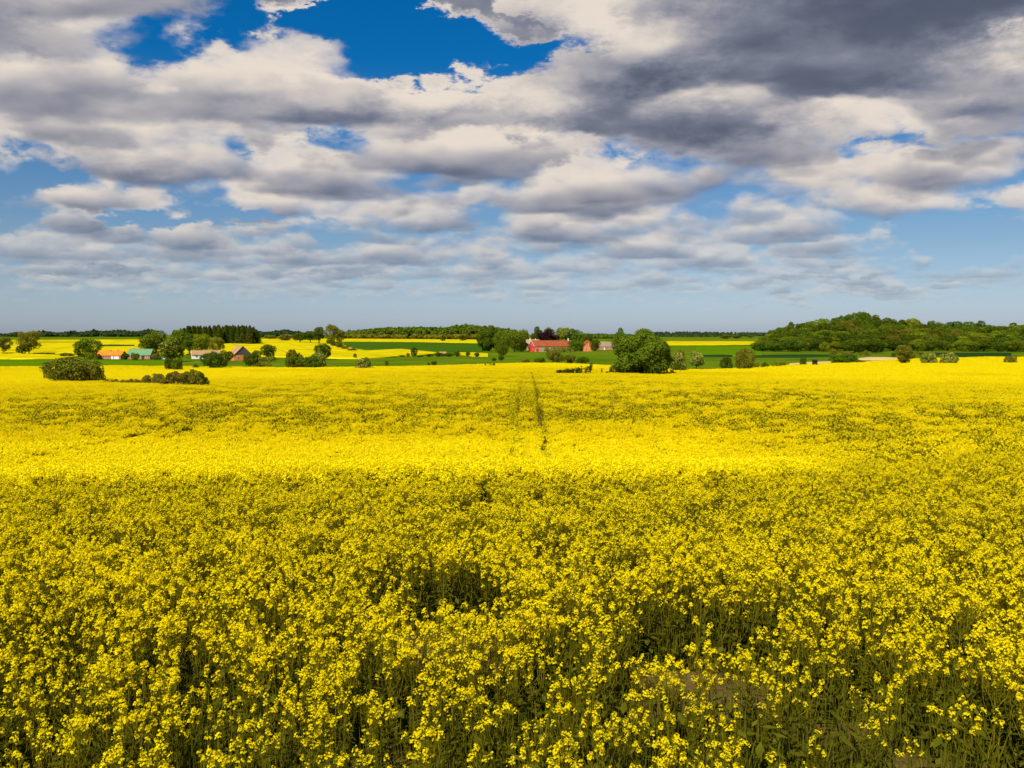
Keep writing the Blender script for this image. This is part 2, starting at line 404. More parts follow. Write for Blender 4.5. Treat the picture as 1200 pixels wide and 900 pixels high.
T1=len(SRC)
for m_,a_,b_,c_ in ((M_PET,26,6,9),(M_HALFLIT,30,7,11),(M_LITPET,34,8,13)):
    for i in range(2): SRC.append(tile(np.random.default_rng(360+i),1.0,a_,b_,c_,.040,1.0,m_))               # lush bloom, the strip's sunlight put into ever brighter petals
T2=len(SRC)
for i,y_ in enumerate((.9,.55,.28)): SRC.append(tile(np.random.default_rng(380+i),.30,2,5,7,.034,y_))
T3=len(SRC)
for i in range(2): SRC.append(tile(np.random.default_rng(390+i),.34,4,8,10,.036,1.0,M_LITPET))
SRC=[bpy.data.objects.new('crop_source',m) for m in SRC]

# where the plants stand
pts=[]   # x,y,z,variant,rot,scale
front=[]
r=np.random.default_rng(5)
NEAR=27.0
n=int(33*(.62*((NEAR+3)**2-3.2**2)+7.6*(NEAR-.2)))
Y=np.sqrt(r.uniform(3.2**2,(NEAR+3.0)**2,n)); X=r.uniform(-1,1,n)*(.62*Y+3.8)
def patch(X,Y,f,s): return np.sin(X*f+s)*np.cos(Y*f*1.3+s*2)+.6*np.sin(X*f*2.3+Y*f*1.7+s*3)
def near_end(X): return 26.3+1.7*np.sin(X*.31+1)+1.0*np.sin(X*.83+2)+.5*np.sin(X*2.1)
keep=(Y<near_end(X)+.35)&(r.uniform(size=n)<np.clip(.88+.20*patch(X,Y,.9,.7),.3,1))
bare=sm(.9,2.2,X)*(1-sm(5.0,6.6,Y))                                   # open corner with bare soil
keep&=r.uniform(size=n)>bare*.66
for side,(w0) in ((0,.24),(1,.24)):
    tx=tracks(Y)[side]+.09*np.sin(Y*.9+side*2)
    gap=np.abs(X-tx)<w0*.45
    keep&=~(gap&(r.uniform(size=n)<.6)&(Y>12))
# dark hollows where the crop is lodged
HOLLOWS=[(at(a,hit(a,b,3.0,True)),hit(a,b,3.0,True),c) for a,b,c in ((502,668,.72),(545,686,.55),(512,690,.34),(575,700,.26),(765,745,.24),(818,700,.60),(836,722,.48),(800,735,.24),(552,577,.2),(660,577,.2),(1000,760,.34),(1110,790,.36),(940,745,.25),(905,640,.3),(60,730,.28),(240,750,.25))]
for hx,hy,hr in HOLLOWS:
    keep&=(((X-hx)/1.2)**2+((Y-hy)/1.3)**2>hr*hr)|(r.uniform(size=n)<.02)
X,Y=X[keep],Y[keep]; n=len(X)
Zg=ground(X,Y); hs=crop_h(X,Y)/1.1*r.normal(.97,.085,n)*(1-.20*sm(.9,2.2,X)*(1-sm(5.0,6.6,Y)))+.03*patch(X,Y,.9,2)
V_=np.where(r.uniform(size=n)<.12+.62*sm(9,15,Y)*(1-.75*sm(22,27,Y)),r.integers(8,12,n),r.integers(0,8,n)); R_=r.uniform(0,6.28,n)
order=np.argsort(Y)
vis=[]
for i in order:
    x,y,z=X[i],Y[i],Zg[i]+hs[i]*1.05
    row=HOR-(z-CAMZ)/y*FP; colp=600+FP*x/y
    if len(vis)<300 and row<925 and -25<colp<1225: vis.append(i)
vs=set(vis)
for i in range(n):
    if i in vs: front.append((X[i],Y[i],Zg[i],int(V_[i]),R_[i],hs[i]))
    else: pts.append((X[i],Y[i],Zg[i],int(V_[i]),R_[i],hs[i]))
k=np.nonzero((Y>17.5)&(r.uniform(size=n)<.9*sm(17.5,28,Y)*(1-sm(860,1000,600+FP*X/Y))))[0]
for i in k: pts.append((X[i]+.1,Y[i]+.1,Zg[i],T3+int(r.integers(0,2)),R_[i],1.02))
# middle distance: squares of crop on a jittered grid
gx,gy=np.meshgrid(np.arange(-190,190,.97),np.arange(NEAR-3,302,.97)); gx=gx.ravel(); gy=gy.ravel()
gx=gx+r.uniform(-.14,.14,len(gx)); gy=gy+r.uniform(-.14,.14,len(gy))
k=(np.abs(gx)<.605*gy+6)&(gy>near_end(gx)+.3)&(gy<field_edge(gx,gy)); gx,gy=gx[k],gy[k]
tl,tr=tracks(gy); near_t=(np.minimum(np.abs(gx-tl),np.abs(gx-tr))<.62)&(gy<190)
# other tramlines further along the field, faint from here
far_t=np.zeros(len(gx),bool)
for off in (-24.3,-22.5,24.2,26.0):
    far_t|=(np.abs(gx-(.1+.017*gy)-off)<.4)&(gy<150)&(r.uniform(size=len(gx))<.5)
mx,my=gx[~near_t],gy[~near_t]; ft=far_t[~near_t]
# the foot of the far slope blooms thinly, the crest and the dip before it fully and in sunlit petal tones
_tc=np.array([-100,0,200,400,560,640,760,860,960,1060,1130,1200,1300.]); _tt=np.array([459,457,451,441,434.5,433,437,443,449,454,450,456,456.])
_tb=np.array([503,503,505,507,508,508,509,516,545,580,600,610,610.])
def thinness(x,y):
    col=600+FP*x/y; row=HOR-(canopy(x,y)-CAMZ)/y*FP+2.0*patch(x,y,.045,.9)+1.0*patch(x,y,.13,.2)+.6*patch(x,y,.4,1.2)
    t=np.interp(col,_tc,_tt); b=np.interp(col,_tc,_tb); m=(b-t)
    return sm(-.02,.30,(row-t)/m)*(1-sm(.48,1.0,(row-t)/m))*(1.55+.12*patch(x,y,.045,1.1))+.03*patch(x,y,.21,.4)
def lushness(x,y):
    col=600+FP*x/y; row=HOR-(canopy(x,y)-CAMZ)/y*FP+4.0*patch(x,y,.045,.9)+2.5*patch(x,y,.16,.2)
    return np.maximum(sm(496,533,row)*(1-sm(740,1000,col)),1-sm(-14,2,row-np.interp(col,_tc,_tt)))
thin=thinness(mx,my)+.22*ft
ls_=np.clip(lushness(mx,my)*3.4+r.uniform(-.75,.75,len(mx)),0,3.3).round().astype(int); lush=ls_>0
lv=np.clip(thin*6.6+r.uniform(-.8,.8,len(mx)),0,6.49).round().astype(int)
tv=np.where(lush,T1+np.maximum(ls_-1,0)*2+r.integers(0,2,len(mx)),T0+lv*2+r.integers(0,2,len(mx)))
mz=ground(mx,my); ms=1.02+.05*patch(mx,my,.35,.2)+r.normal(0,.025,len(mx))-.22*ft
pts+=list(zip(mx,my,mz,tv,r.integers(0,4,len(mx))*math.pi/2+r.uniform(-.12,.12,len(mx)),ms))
tx,ty=gx[near_t],gy[near_t]
for dx_ in np.arange(-.32,.33,.31):
    for dy_ in np.arange(-.32,.33,.31):
        x=tx+dx_+r.uniform(-.06,.06,len(tx)); y=ty+dy_+r.uniform(-.06,.06,len(tx)); a,b=tracks(y)
        ok=(np.abs(x-a)>np.where(patch(x*0,y,.13,.4)>.1,.04,.10))&(np.abs(x-b)>.16+.05*patch(x*0,y,.2,1))
        x,y=x[ok],y[ok]
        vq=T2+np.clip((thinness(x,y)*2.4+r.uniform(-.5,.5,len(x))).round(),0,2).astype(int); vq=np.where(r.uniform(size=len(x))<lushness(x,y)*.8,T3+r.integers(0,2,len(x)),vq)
        pts+=list(zip(x,y,ground(x,y),vq,r.uniform(0,6.28,len(x)),np.full(len(x),1.02)+r.normal(0,.05,len(x))))
pts=np.array(pts)
print('crop points',len(pts))
me=bpy.data.meshes.new('rapeseed_crop'); me.vertices.add(len(pts)); me.vertices.foreach_set('co',pts[:,:3].astype(np.float32).ravel())
for nm,col in (('vid',3),('rot',4),('scl',5)):
    a=me.attributes.new(nm,'FLOAT','POINT'); a.data.foreach_set('value',pts[:,col].astype(np.float32))
crop=link('rapeseed_crop',me); tag(crop,'dense yellow flowering rapeseed covering the wide field behind its front row','rapeseed crop',kind='stuff')
ng=bpy.data.node_groups.new('scatter','GeometryNodeTree')
ng.interface.new_socket('Geometry',in_out='INPUT',socket_type='NodeSocketGeometry'); ng.interface.new_socket('Geometry',in_out='OUTPUT',socket_type='NodeSocketGeometry')
gi=ng.nodes.new('NodeGroupInput'); go=ng.nodes.new('NodeGroupOutput'); jn=ng.nodes.new('GeometryNodeJoinGeometry')
def attr(nm):
    a=ng.nodes.new('GeometryNodeInputNamedAttribute'); a.data_type='FLOAT'; a.inputs['Name'].default_value=nm; return a.outputs[0]
def wire(SRC):
    rotv=ng.nodes.new('ShaderNodeCombineXYZ'); ng.links.new(attr('rot'),rotv.inputs[2]); sclv=attr('scl'); vid=attr('vid')
    for k,so in enumerate(SRC):
        oi=ng.nodes.new('GeometryNodeObjectInfo'); oi.inputs['Object'].default_value=so; oi.inputs['As Instance'].default_value=True
        cmp=ng.nodes.new('FunctionNodeCompare'); cmp.data_type='FLOAT'; cmp.operation='EQUAL'; cmp.inputs[1].default_value=k; cmp.inputs['Epsilon'].default_value=.1
        ng.links.new(vid,cmp.inputs[0])
        ip=ng.nodes.new('GeometryNodeInstanceOnPoints'); ng.links.new(gi.outputs[0],ip.inputs['Points']); ng.links.new(cmp.outputs[0],ip.inputs['Selection'])
        ng.links.new(oi.outputs['Geometry'],ip.inputs['Instance']); ng.links.new(rotv.outputs[0],ip.inputs['Rotation']); ng.links.new(sclv,ip.inputs['Scale'])
        ng.links.new(ip.outputs[0],jn.inputs[0])
    ng.links.new(jn.outputs[0],go.inputs[0])
wire(SRC); md=crop.modifiers.new('scatter','NODES'); md.node_group=ng
# the front row, plant by plant
PM=[{k:mesh('rape_'+k,v[0],v[1],[m]) for (k,v),m in zip(p.items(),(M_STEM,M_LEAF,M_PET))} for p in PLANTS]
PROTO={}
def copy_tree(o):
    c=o.copy(); COL.objects.link(c)
    for ch in o.children:
        d=ch.copy(); COL.objects.link(d); d.parent=c
    return c
for x,y,z,v,ro,s in front:
    if v not in PROTO:
        t=thing('rapeseed_plant',(x,y,z),'yellow flowering rapeseed plant standing in the front row at the near edge of the field','rapeseed plant','front row of rapeseed plants at the near field edge')
        for k in ('stem','leaves','flowers'): link('blossoms' if k=='flowers' else k,PM[v][k],t)
        PROTO[v]=t
    else: t=copy_tree(PROTO[v]); t.location=(x,y,z)
    t.rotation_euler=(0,0,ro); t.scale=(s,s,s)

# shoots and grass between the plants
def tuft(r):
    b=MB(); C=[]
    V=[];F=[]
    for k in range(20):
        x,y=r.normal(0,.08,2); h=r.uniform(.16,.52); a=r.uniform(0,6.28); l=r.uniform(.02,.14); w=r.uniform(.003,.007); n=len(V); d=np.array([math.cos(a),math.sin(a),0]); e=np.array([-math.sin(a),math.cos(a),0]); p=np.array([x,y,0.])
        q=[p,p+d*l*.35+[0,0,h*.55],p+d*l+[0,0,h]]
        for i,(u_,ww) in enumerate(zip(q,(w,w*.9,w*.2))): V+=[u_-e*ww,u_+e*ww]
        F+=[(n,n+1,n+3,n+2),(n+2,n+3,n+5,n+4)]
    for k in range(9):
        x,y=r.normal(0,.09,2); z=r.uniform(.03,.4); a=r.uniform(0,6.28); d=np.array([math.cos(a),math.sin(a),r.uniform(-.1,.5)]); e=np.array([-math.sin(a),math.cos(a),0]); L=r.uniform(.05,.13); p=np.array([x,y,z]); n=len(V)
        V+=[p,p+d*L*.5-e*L*.24,p+d*L,p+d*L*.5+e*L*.24]; F.append((n,n+1,n+2,n+3))
    return mesh('grass_tuft',V,F,[M_UNDER])
M_UNDER=mat('undergrowth',[(.050,.058,.004),(.095,.096,.006),(.16,.145,.014)],3,3,.7,transl=.2)
TS=[bpy.data.objects.new('grass_source',tuft(np.random.default_rng(400+i))) for i in range(4)]
n=7600; Y=np.sqrt(r.uniform(3.2**2,17**2,n)); X=r.uniform(-1,1,n)*(.62*Y+1.2); bare=sm(1.1,2.4,X)*(1-sm(5.0,6.2,Y)); k=(r.uniform(size=n)>bare*.9)&(r.uniform(size=n)<np.clip(.8+.35*patch(X,Y,1.3,2.2),.15,1)); X,Y=X[k],Y[k]
k=np.ones(len(X),bool)
for hx,hy,hr in HOLLOWS: k&=(((X-hx)/1.3)**2+((Y-hy)/1.4)**2>hr*hr)|(r.uniform(size=len(X))<.12)
X,Y=X[k],Y[k]
me=bpy.data.meshes.new('grass'); me.vertices.add(len(X)); me.vertices.foreach_set('co',np.stack([X,Y,ground(X,Y)+.02],1).astype(np.float32).ravel())
for nm,v in (('vid',r.integers(0,4,len(X))),('rot',r.uniform(0,6.28,len(X))),('scl',r.uniform(.7,1.25,len(X)))):
    a=me.attributes.new(nm,'FLOAT','POINT'); a.data.foreach_set('value',np.asarray(v,dtype=np.float32))
go_=link('grass',me); tag(go_,'olive green grass and shoots growing between the rapeseed stems','grass',kind='stuff')
g2=bpy.data.node_groups.new('scatter_grass','GeometryNodeTree'); g2.interface.new_socket('Geometry',in_out='INPUT',socket_type='NodeSocketGeometry'); g2.interface.new_socket('Geometry',in_out='OUTPUT',socket_type='NodeSocketGeometry')
ng=g2; gi=ng.nodes.new('NodeGroupInput'); go=ng.nodes.new('NodeGroupOutput'); jn=ng.nodes.new('GeometryNodeJoinGeometry')
wire(TS); md=go_.modifiers.new('scatter','NODES'); md.node_group=g2
# ------------------------------------------------------------------ land sheets
M_GRASS=mat('meadow_grass',[(.055,.105,.003),(.085,.140,.004),(.150,.170,.010)],.035,9,.95,bump=.4,bscale=.8)
M_WHEAT=mat('green_crop',[(.036,.085,.005),(.050,.11,.006)],.03,5,.95,bump=.3,bscale=1.0)
M_WHEATB=mat('bright_green_crop',[(.075,.150,.002),(.095,.175,.003)],.03,5,.95,bump=.3,bscale=1.0)
M_DARKGREEN=mat('dark_green',[(.014,.040,.010),(.020,.05,.012)],.04,5,.95,bump=.3,bscale=1.0)  # plain dark green for the narrow raised strips
M_SAND=mat('bare_sand',[(.50,.34,.14),(.62,.45,.22)],.2,5,.95)
M_ROUGH=mat('rough_grass',[(.10,.075,.02),(.09,.11,.018),(.17,.13,.04)],.25,6,.95,bump=.4,bscale=1.5)
M_ROUGH2=mat('olive_meadow',[(.10,.12,.006),(.16,.17,.010)],.02,5,.95)
def stripes(ang,period,w,amt):
    def f(nt,vec,c):
        sp=nt.nodes.new('ShaderNodeSeparateXYZ'); nt.links.new(vec.s,sp.inputs[0])
        x=Ex(nt,sp.outputs[0])*math.cos(ang)+Ex(nt,sp.outputs[1])*math.sin(ang)
        q=(x*(1/period))._m('FRACT')-.5; q=q._m('ABSOLUTE')
        return mixc(nt,(1.0-q.sstep(w*.4,w))*amt,c,(.30,.24,.01))
    return f
M_RAPE=mat('rape_in_bloom',[(.34,.28,.003),(.52,.43,.003),(.64,.52,.004)],.06,10,.9,extra=stripes(.35,26,.05,.55))
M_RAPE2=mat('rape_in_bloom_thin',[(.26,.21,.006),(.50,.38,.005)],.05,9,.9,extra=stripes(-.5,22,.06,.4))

def sheet(name,A,Rr,mats,fn):
    X=np.sin(A)[None,:]*Rr[:,None]; Y=np.cos(A)[None,:]*Rr[:,None]; Z=fn(X,Y)
    nr,na=X.shape; V=np.stack([X,Y,Z],-1).reshape(-1,3)
    i,j=np.meshgrid(np.arange(nr-1),np.arange(na-1),indexing='ij'); a=(i*na+j).ravel()
    return mesh(name,V,np.stack([a,a+na,a+na+1,a+1],1)[:,::-1],mats,smooth=True)
A=np.concatenate([np.linspace(-math.pi,-.66,40)[:-1],np.linspace(-.66,.66,300),np.linspace(.66,math.pi,40)[1:]])
RR=np.concatenate([[.05],np.exp(np.linspace(math.log(.6),math.log(24000),460))])
g=link('ground',sheet('ground',A,RR,[M_GRASS],ground)); g['kind']='structure'
# brown soil under the rapeseed, to the far edge of its field
def soil_z(X,Y): return ground(X,Y)+.03
A2=np.concatenate([np.linspace(-1.15,-.62,50)[:-1],np.linspace(-.62,.62,200),np.linspace(.62,1.15,50)[1:]]); T2=np.linspace(0,1,160)
e=np.array([field_edge(math.tan(a)*200,200) for a in A2]); Yc=1.2*(e[None,:]*np.where(np.abs(A2)>.6,.25,1)[None,:]/1.2)**T2[:,None]
X2=np.tan(A2)[None,:]*Yc; V=np.stack([X2,Yc,ground(X2,Yc)+.03+.012*np.sin(X2*9)*np.cos(Yc*11)],-1).reshape(-1,3)
na=len(A2); i,j=np.meshgrid(np.arange(len(T2)-1),np.arange(na-1),indexing='ij'); a=(i*na+j).ravel()
s=link('field_soil',mesh('field_soil',V,np.stack([a,a+1,a+na+1,a+na],1),[M_SOIL],smooth=True)); s['kind']='structure'

def field(name,knots,m,h=.5,y0=100,label=None,n=70,k=14):
    """a field drawn by its outline: knots (picture column, near row, far row) laid on the land, standing h above it with its own edges"""
    kx=np.array([q[0] for q in knots],float); yb=np.array([hit(q[0],q[1],y0) for q in knots]); yt=np.array([hit(q[0],q[2],y0) for q in knots])
    yt=np.maximum(yt,yb+.5)
    px=np.linspace(kx[0],kx[-1],n); B=np.interp(px,kx,yb); T=np.interp(px,kx,yt); t=np.linspace(0,1,k)
    Yg=B[None,:]*(T/B)[None,:]**t[:,None]; Xg=(px-600)[None,:]/FP*Yg; Zg=ground(Xg,Yg)+h
    V=np.stack([Xg,Yg,Zg],-1); P=V.reshape(-1,3); i,j=np.meshgrid(np.arange(k-1),np.arange(n-1),indexing='ij'); a=(i*n+j).ravel()
    F=np.stack([a,a+1,a+n+1,a+n],1)
    ring=np.concatenate([np.arange(n),np.arange(1,k)*n+n-1,(k-1)*n+np.arange(n-2,-1,-1),np.arange(k-2,0,-1)*n])
    low=P[ring].copy(); low[:,2]-=h+.4; o=len(P); q=np.arange(len(ring)); q2=(q+1)%len(ring)
    F=np.concatenate([F,np.stack([ring[q],o+q,o+q2,ring[q2]],1)]); P=np.concatenate([P,low])
    ob=link(name,mesh(name,P,F,[m],smooth=False)); ob['kind']='structure'
    if label: ob['label']=label
    return ob
field('rapeseed_field',[(-120,421.5,416),(0,421,415.5),(40,421.6,415.5),(70,421,416.5),(92,418.5,417)],M_RAPE,.6)
field('rapeseed_field',[(-120,414.5,398.6),(0,414.5,398.6),(120,414.5,398.4),(185,415,398.2),(235,416,398),(300,418,397.6),(345,419.3,397.2),(372,420,397.2),(388,420.3,399.2),(400,420.6,403.5),(414,420.8,409),(430,420.6,411.3),(450,419.6,410.4),(470,418,409.3),(490,417,411.4),(512,415,413.6)],M_RAPE,.6,n=160,k=40)
field('rapeseed_field',[(372,400.2,396.9),(420,400.4,397.2),(500,401,397.7),(566,402.6,398.2)],M_RAPE,.5)
field('rapeseed_field',[(536,415.5,413.4),(555,418,413.6),(572,418,414.6)],M_RAPE,.5)
field('rapeseed_field',[(770,404.5,400),(840,404.5,400),(893,404.4,402)],M_RAPE,.5)
field('green_wheat_field',[(403,404.2,401.1),(416,408.5,401.2),(432,410.6,401.2),(452,409.8,401.3),(470,408.7,401.3),(490,410.8,401.4),(520,413,402),(566,412,402.8)],M_WHEAT,.4,n=90)
field('green_wheat_field',[(-120,433,422.2),(0,433,422.2),(75,433.2,421.6),(200,433,422.3)],M_WHEATB,.35,n=40)
field('dark_strip',[(-120,433.6,430.6),(0,433.4,430.8),(40,433,430.8),(47,432,431)],M_DARKGREEN,.45)
field('dark_strip',[(822,418.8,417.2),(845,418.8,416.8),(858,418.4,417.2)],M_DARKGREEN,.6)
field('dark_strip',[(885,419.4,417.6),(930,419.4,416.6),(974,418.4,416.8)],M_DARKGREEN,.6)
field('dark_strip',[(1094,420.3,414.6),(1130,423.6,414.8),(1165,424,415),(1185,423.5,415.2)],M_DARKGREEN,.8)
field('green_wheat_field',[(815,417.5,405.3),(893,416.5,405.3)],M_WHEATB,.3)
field('sand_patch',[(1006,422,420),(1020,422.3,418.6),(1035,422,418.6),(1052,421.4,419.4)],M_SAND,.12)
field('sand_patch',[(925,427.2,426.2),(950,426.2,424.4),(974,424.9,423.6)],M_SAND,.12)
field('sand_patch',[(1064,424.2,423),(1090,424,421.6),(1112,424.1,422.6)],M_SAND,.12)
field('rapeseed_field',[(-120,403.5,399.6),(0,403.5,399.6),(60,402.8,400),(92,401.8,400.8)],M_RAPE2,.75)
field('dark_strip',[(117,406.3,404.9),(135,406.6,404.6),(158,406.2,405)],M_DARKGREEN,.75)
field('rough_grass',[(783,399.6,396.4),(893,399.8,396.6)],M_ROUGH2,.3)
# ------------------------------------------------------------------ trees and bushes
LEAFC=dict(
 dark=[(0.046,0.076,0.004),(0.080,0.118,0.005),(0.120,0.157,0.008)],
 mid=[(0.080,0.120,0.005),(0.126,0.177,0.007),(0.179,0.223,0.011)],
 light=[(0.139,0.183,0.005),(0.200,0.243,0.008),(0.273,0.295,0.013)],
 olive=[(0.126,0.126,0.009),(0.193,0.181,0.013),(0.259,0.236,0.020)],
 yellow=[(0.163,0.178,0.008),(0.236,0.246,0.012),(0.313,0.304,0.018)],
 brown=[(0.139,0.112,0.016),(0.213,0.170,0.022),(0.292,0.230,0.032)],
 blossom=[(0.126,0.157,0.009),(0.186,0.210,0.014),(0.266,0.268,0.023)],
 copper=[(.018,.007,.011),(.032,.012,.018),(.055,.020,.026)],
 spruce=[(0.046,0.065,0.005),(0.077,0.099,0.006),(0.126,0.144,0.010)],
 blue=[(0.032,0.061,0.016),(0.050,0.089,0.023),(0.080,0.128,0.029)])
ML={k:mat(k+'_foliage',v,.9,3,.75,transl=.36,rand=.28,spec=.06) for k,v in LEAFC.items()}
M_BARK=mat('bark',[(.045,.034,.024),(.09,.07,.05)],3,4,.95,bump=.4,stretch=(1,1,.25))
M_WHITEB=mat('white_blossom',[(.58,.56,.10),(.74,.72,.22)],4,2,.7,transl=.2)

def crown(r,W,H,z0,nl,lr,n,s,flat=.6,skew=0.0,up=.25,hole=0.0,dense=.72):
    """leaf quads over many lobes; returns V,F and lobe centres. W width, H height of the crown, z0 its bottom"""
    cs=[];rs=[]
    while len(cs)<nl:
        d=unit(r.normal(size=3)); q=r.uniform(.30,1)**.5*(1-lr*.62)
        c=np.array([d[0]*q*W/2,d[1]*q*W/2,d[2]*q*H/2])
        if c[2]<-H*.5*flat: continue
        if c[2]<0: c[:2]*=1+.12*skew
        cs.append(c+np.array([0,0,z0+H/2])); rs.append(lr*.5*min(W,H*1.25)*r.uniform(.5,1.45))
    cs=np.array(cs); rs=np.array(rs); w=rs**2/np.sum(rs**2)
    C=np.zeros((0,3)); N=np.zeros((0,3))
    while len(C)<n:
        m=n*2; k=r.choice(nl,m,p=w); d=unit(r.normal(size=(m,3))+np.array([0,0,up])); p=cs[k]+d*(rs[k]*r.uniform(.70,1.10,m))[:,None]*np.array([1,1,.86])
        ok=np.ones(m,bool)
        for j in range(nl):
            dd=np.linalg.norm((p-cs[j])/np.array([1,1,.86]),axis=1); ok&=(dd>rs[j]*dense)|(k==j)
        if hole: ok&=(np.sin(p[:,0]*9/W+3)*np.sin(p[:,1]*8/W+1)*np.sin(p[:,2]*9/H)>-1+hole*r.uniform(0,1.6,m))
        ok&=p[:,2]>z0*.6
        C=np.concatenate([C,p[ok]]); N=np.concatenate([N,(d+r.normal(0,.55,(m,3)))[ok]])
    C=C[:n]; N=N[:n]
    V,F=cards(C,N,s*r.uniform(.6,1.4,n),1.0,r)
    return V,F,cs
def limbs(r,h,rad,tips,nl,fork=.45,twigs=0):
    b=MB(); k=[Vector((0,0,-.3)),Vector((r.normal(0,.03)*h,r.normal(0,.03)*h,h*fork*.55)),Vector((r.normal(0,.05)*h,r.normal(0,.05)*h,h*fork)),Vector((r.normal(0,.05)*h,r.normal(0,.05)*h,h*.8))]
    b.tube(k,[rad*1.25,rad*.9,rad*.7,rad*.2],7)
    sel=r.choice(len(tips),min(nl,len(tips)),replace=False)
    for i in sel:
        t=Vector(tips[i]); p=k[1].lerp(k[2],r.uniform(.2,1)); m=p.lerp(t,.5)+Vector((0,0,-.04*h))
        b.tube([p,m,t],[rad*.42,rad*.26,rad*.07],5)
        for q in range(twigs):
            o=m.lerp(t,r.uniform(.2,1)); e=o+Vector(r.normal(0,.10*h,3))+Vector((0,0,.06*h)); b.tube([o,e],[rad*.09,rad*.03],3)
    return b
SHAPES={}   # kind -> (reference width, height, trunk mesh data, crown (V,F), blossom)
def shape(kind,seed,W,H,z0,nl,lr,n,s,**kw):
    r=np.random.default_rng(seed); bl=kw.pop('bl',0); rad=kw.pop('rad',.03*H); nlim=kw.pop('nlim',8); tw=kw.pop('twigs',0); fork=kw.pop('fork',.4)
    V,F,cs=crown(r,W,H-z0,z0,nl,lr,n,s,**kw)
    lo,hi=np.percentile(V[:,2],[.3,99.7]); wx=np.percentile(np.abs(V[:,0]),99)*2
    t=limbs(r,H,rad,cs,nlim,fork,tw)
    B=None
    if bl:
        k=r.choice(len(F),bl,replace=False); C=V.reshape(-1,4,3).mean(1)[k]; ctr=np.array([0,0,(z0+H)/2]); d=unit(C-ctr); C=C+d*s*.35
        B=cards(C,d+r.normal(0,.4,(bl,3)),s*r.uniform(.5,1.0,bl),1.0,r)
    SHAPES[kind]=(wx,hi,t,(V,F),B,{})
shape('oak',1,13.5,10.0,.25,95,.25,17000,.40,flat=.97,rad=.38,nlim=14,fork=.3,hole=.35,dense=.85)
shape('broad',2,10,11,1.6,34,.36,5200,.42,flat=.8,hole=.2)
shape('broadb',3,11,12,1.2,40,.33,5600,.42,flat=.85,hole=.3)
shape('tall',4,8,13,1.0,34,.38,4600,.44,flat=.9,hole=.2)
shape('tallb',5,9,14,2.2,30,.36,4200,.46,flat=.85,hole=.4)
shape('round',6,9,8,.6,30,.38,5000,.36,flat=.9)
shape('airy',7,9,11,.7,48,.27,6500,.30,flat=.9,hole=.55,twigs=4,nlim=18,dense=.4,rad=.18)
shape('bush',8,9,5,.1,46,.28,6000,.26,flat=.9,up=.5,rad=.12,nlim=12,fork=.2,twigs=2)
shape('bushb',9,10,4.5,.1,40,.30,5200,.28,flat=.9,up=.5,rad=.1,nlim=10,fork=.2,hole=.5,twigs=3)
shape('scrub',10,7,2.2,.05,26,.26,1500,.22,flat=.9,up=.5,rad=.06,nlim=10,fork=.2,hole=.8,twigs=4,dense=.3)
shape('hawthorn',11,7,6,.5,36,.30,3600,.32,flat=.9,bl=800,rad=.16)
shape('chestnut',12,11,13,1.8,40,.33,6000,.46,flat=.85,bl=650,rad=.4)
shape('clump',13,5,4,.1,22,.36,2000,.3,flat=.9,up=.4,rad=.1,fork=.2)
def spruce_shape(kind,seed,W,H,n):
    r=np.random.default_rng(seed); C=[];N=[];S=[]
    for i in range(n):
        t=r.uniform(.0,1)**.8; z=H*(.08+.92*t); layer=.86+.14*math.cos(z*2*math.pi/(H*.075)); rr=W/2*(1-t)**.62*layer*r.uniform(.55,1.05)+.08; a=r.uniform(0,6.283)
        C.append((math.cos(a)*rr,math.sin(a)*rr,z-rr*.25)); N.append((math.cos(a)*.7,math.sin(a)*.7,.6)); S.append(.30+.55*(1-t))
    C=np.array(C); V,F=cards(C,np.array(N)+r.normal(0,.4,C.shape),np.array(S),1.2,r)
    b=MB().tube([(0,0,-.3),(0,0,H*.5),(0,0,H*.99)],[.02*H,.013*H,.002*H],6)
    SHAPES[kind]=(W,H,b,(V,F),None,{})
spruce_shape('spruce',21,5.6,17,2600); spruce_shape('spruceb',22,6.6,16,2600)
TCACHE={}
def plant(name,kind,color,px,ytop,ybase,wpx,label,cat,group=None,Y=None,rz=None,dx=1.0):
    """a tree or bush placed by where it stands in the view: column, top and foot rows, width in picture pixels"""
    if Y is None: Y=hit(px,ybase,60.0,True)
    X=at(px,Y); zb=gz(X,Y)
    ztop=CAMZ-(ytop-HOR)/FP*Y; h=max(ztop-zb,.4); w=wpx/FP*Y
    W,H,tb,cr,bl,_=SHAPES[kind]
    key=(kind,color)
    if key not in TCACHE:
        TCACHE[key]=[('trunk',tb.mesh('trunk',M_BARK)),('crown',mesh('crown',cr[0],cr[1],[ML[color]]))]+([('blossoms',mesh('blossoms',bl[0],bl[1],[M_WHITEB]))] if bl else [])
    t=thing(name,(X,Y,zb),label,cat,group,rz if rz is not None else rnd.uniform(0,6.28))
    for nm,me in TCACHE[key]:
        o=link(nm,me,t)
    t.scale=(w/W,w/W,h/H)
    return t
BT='broadleaf_tree'
P=plant
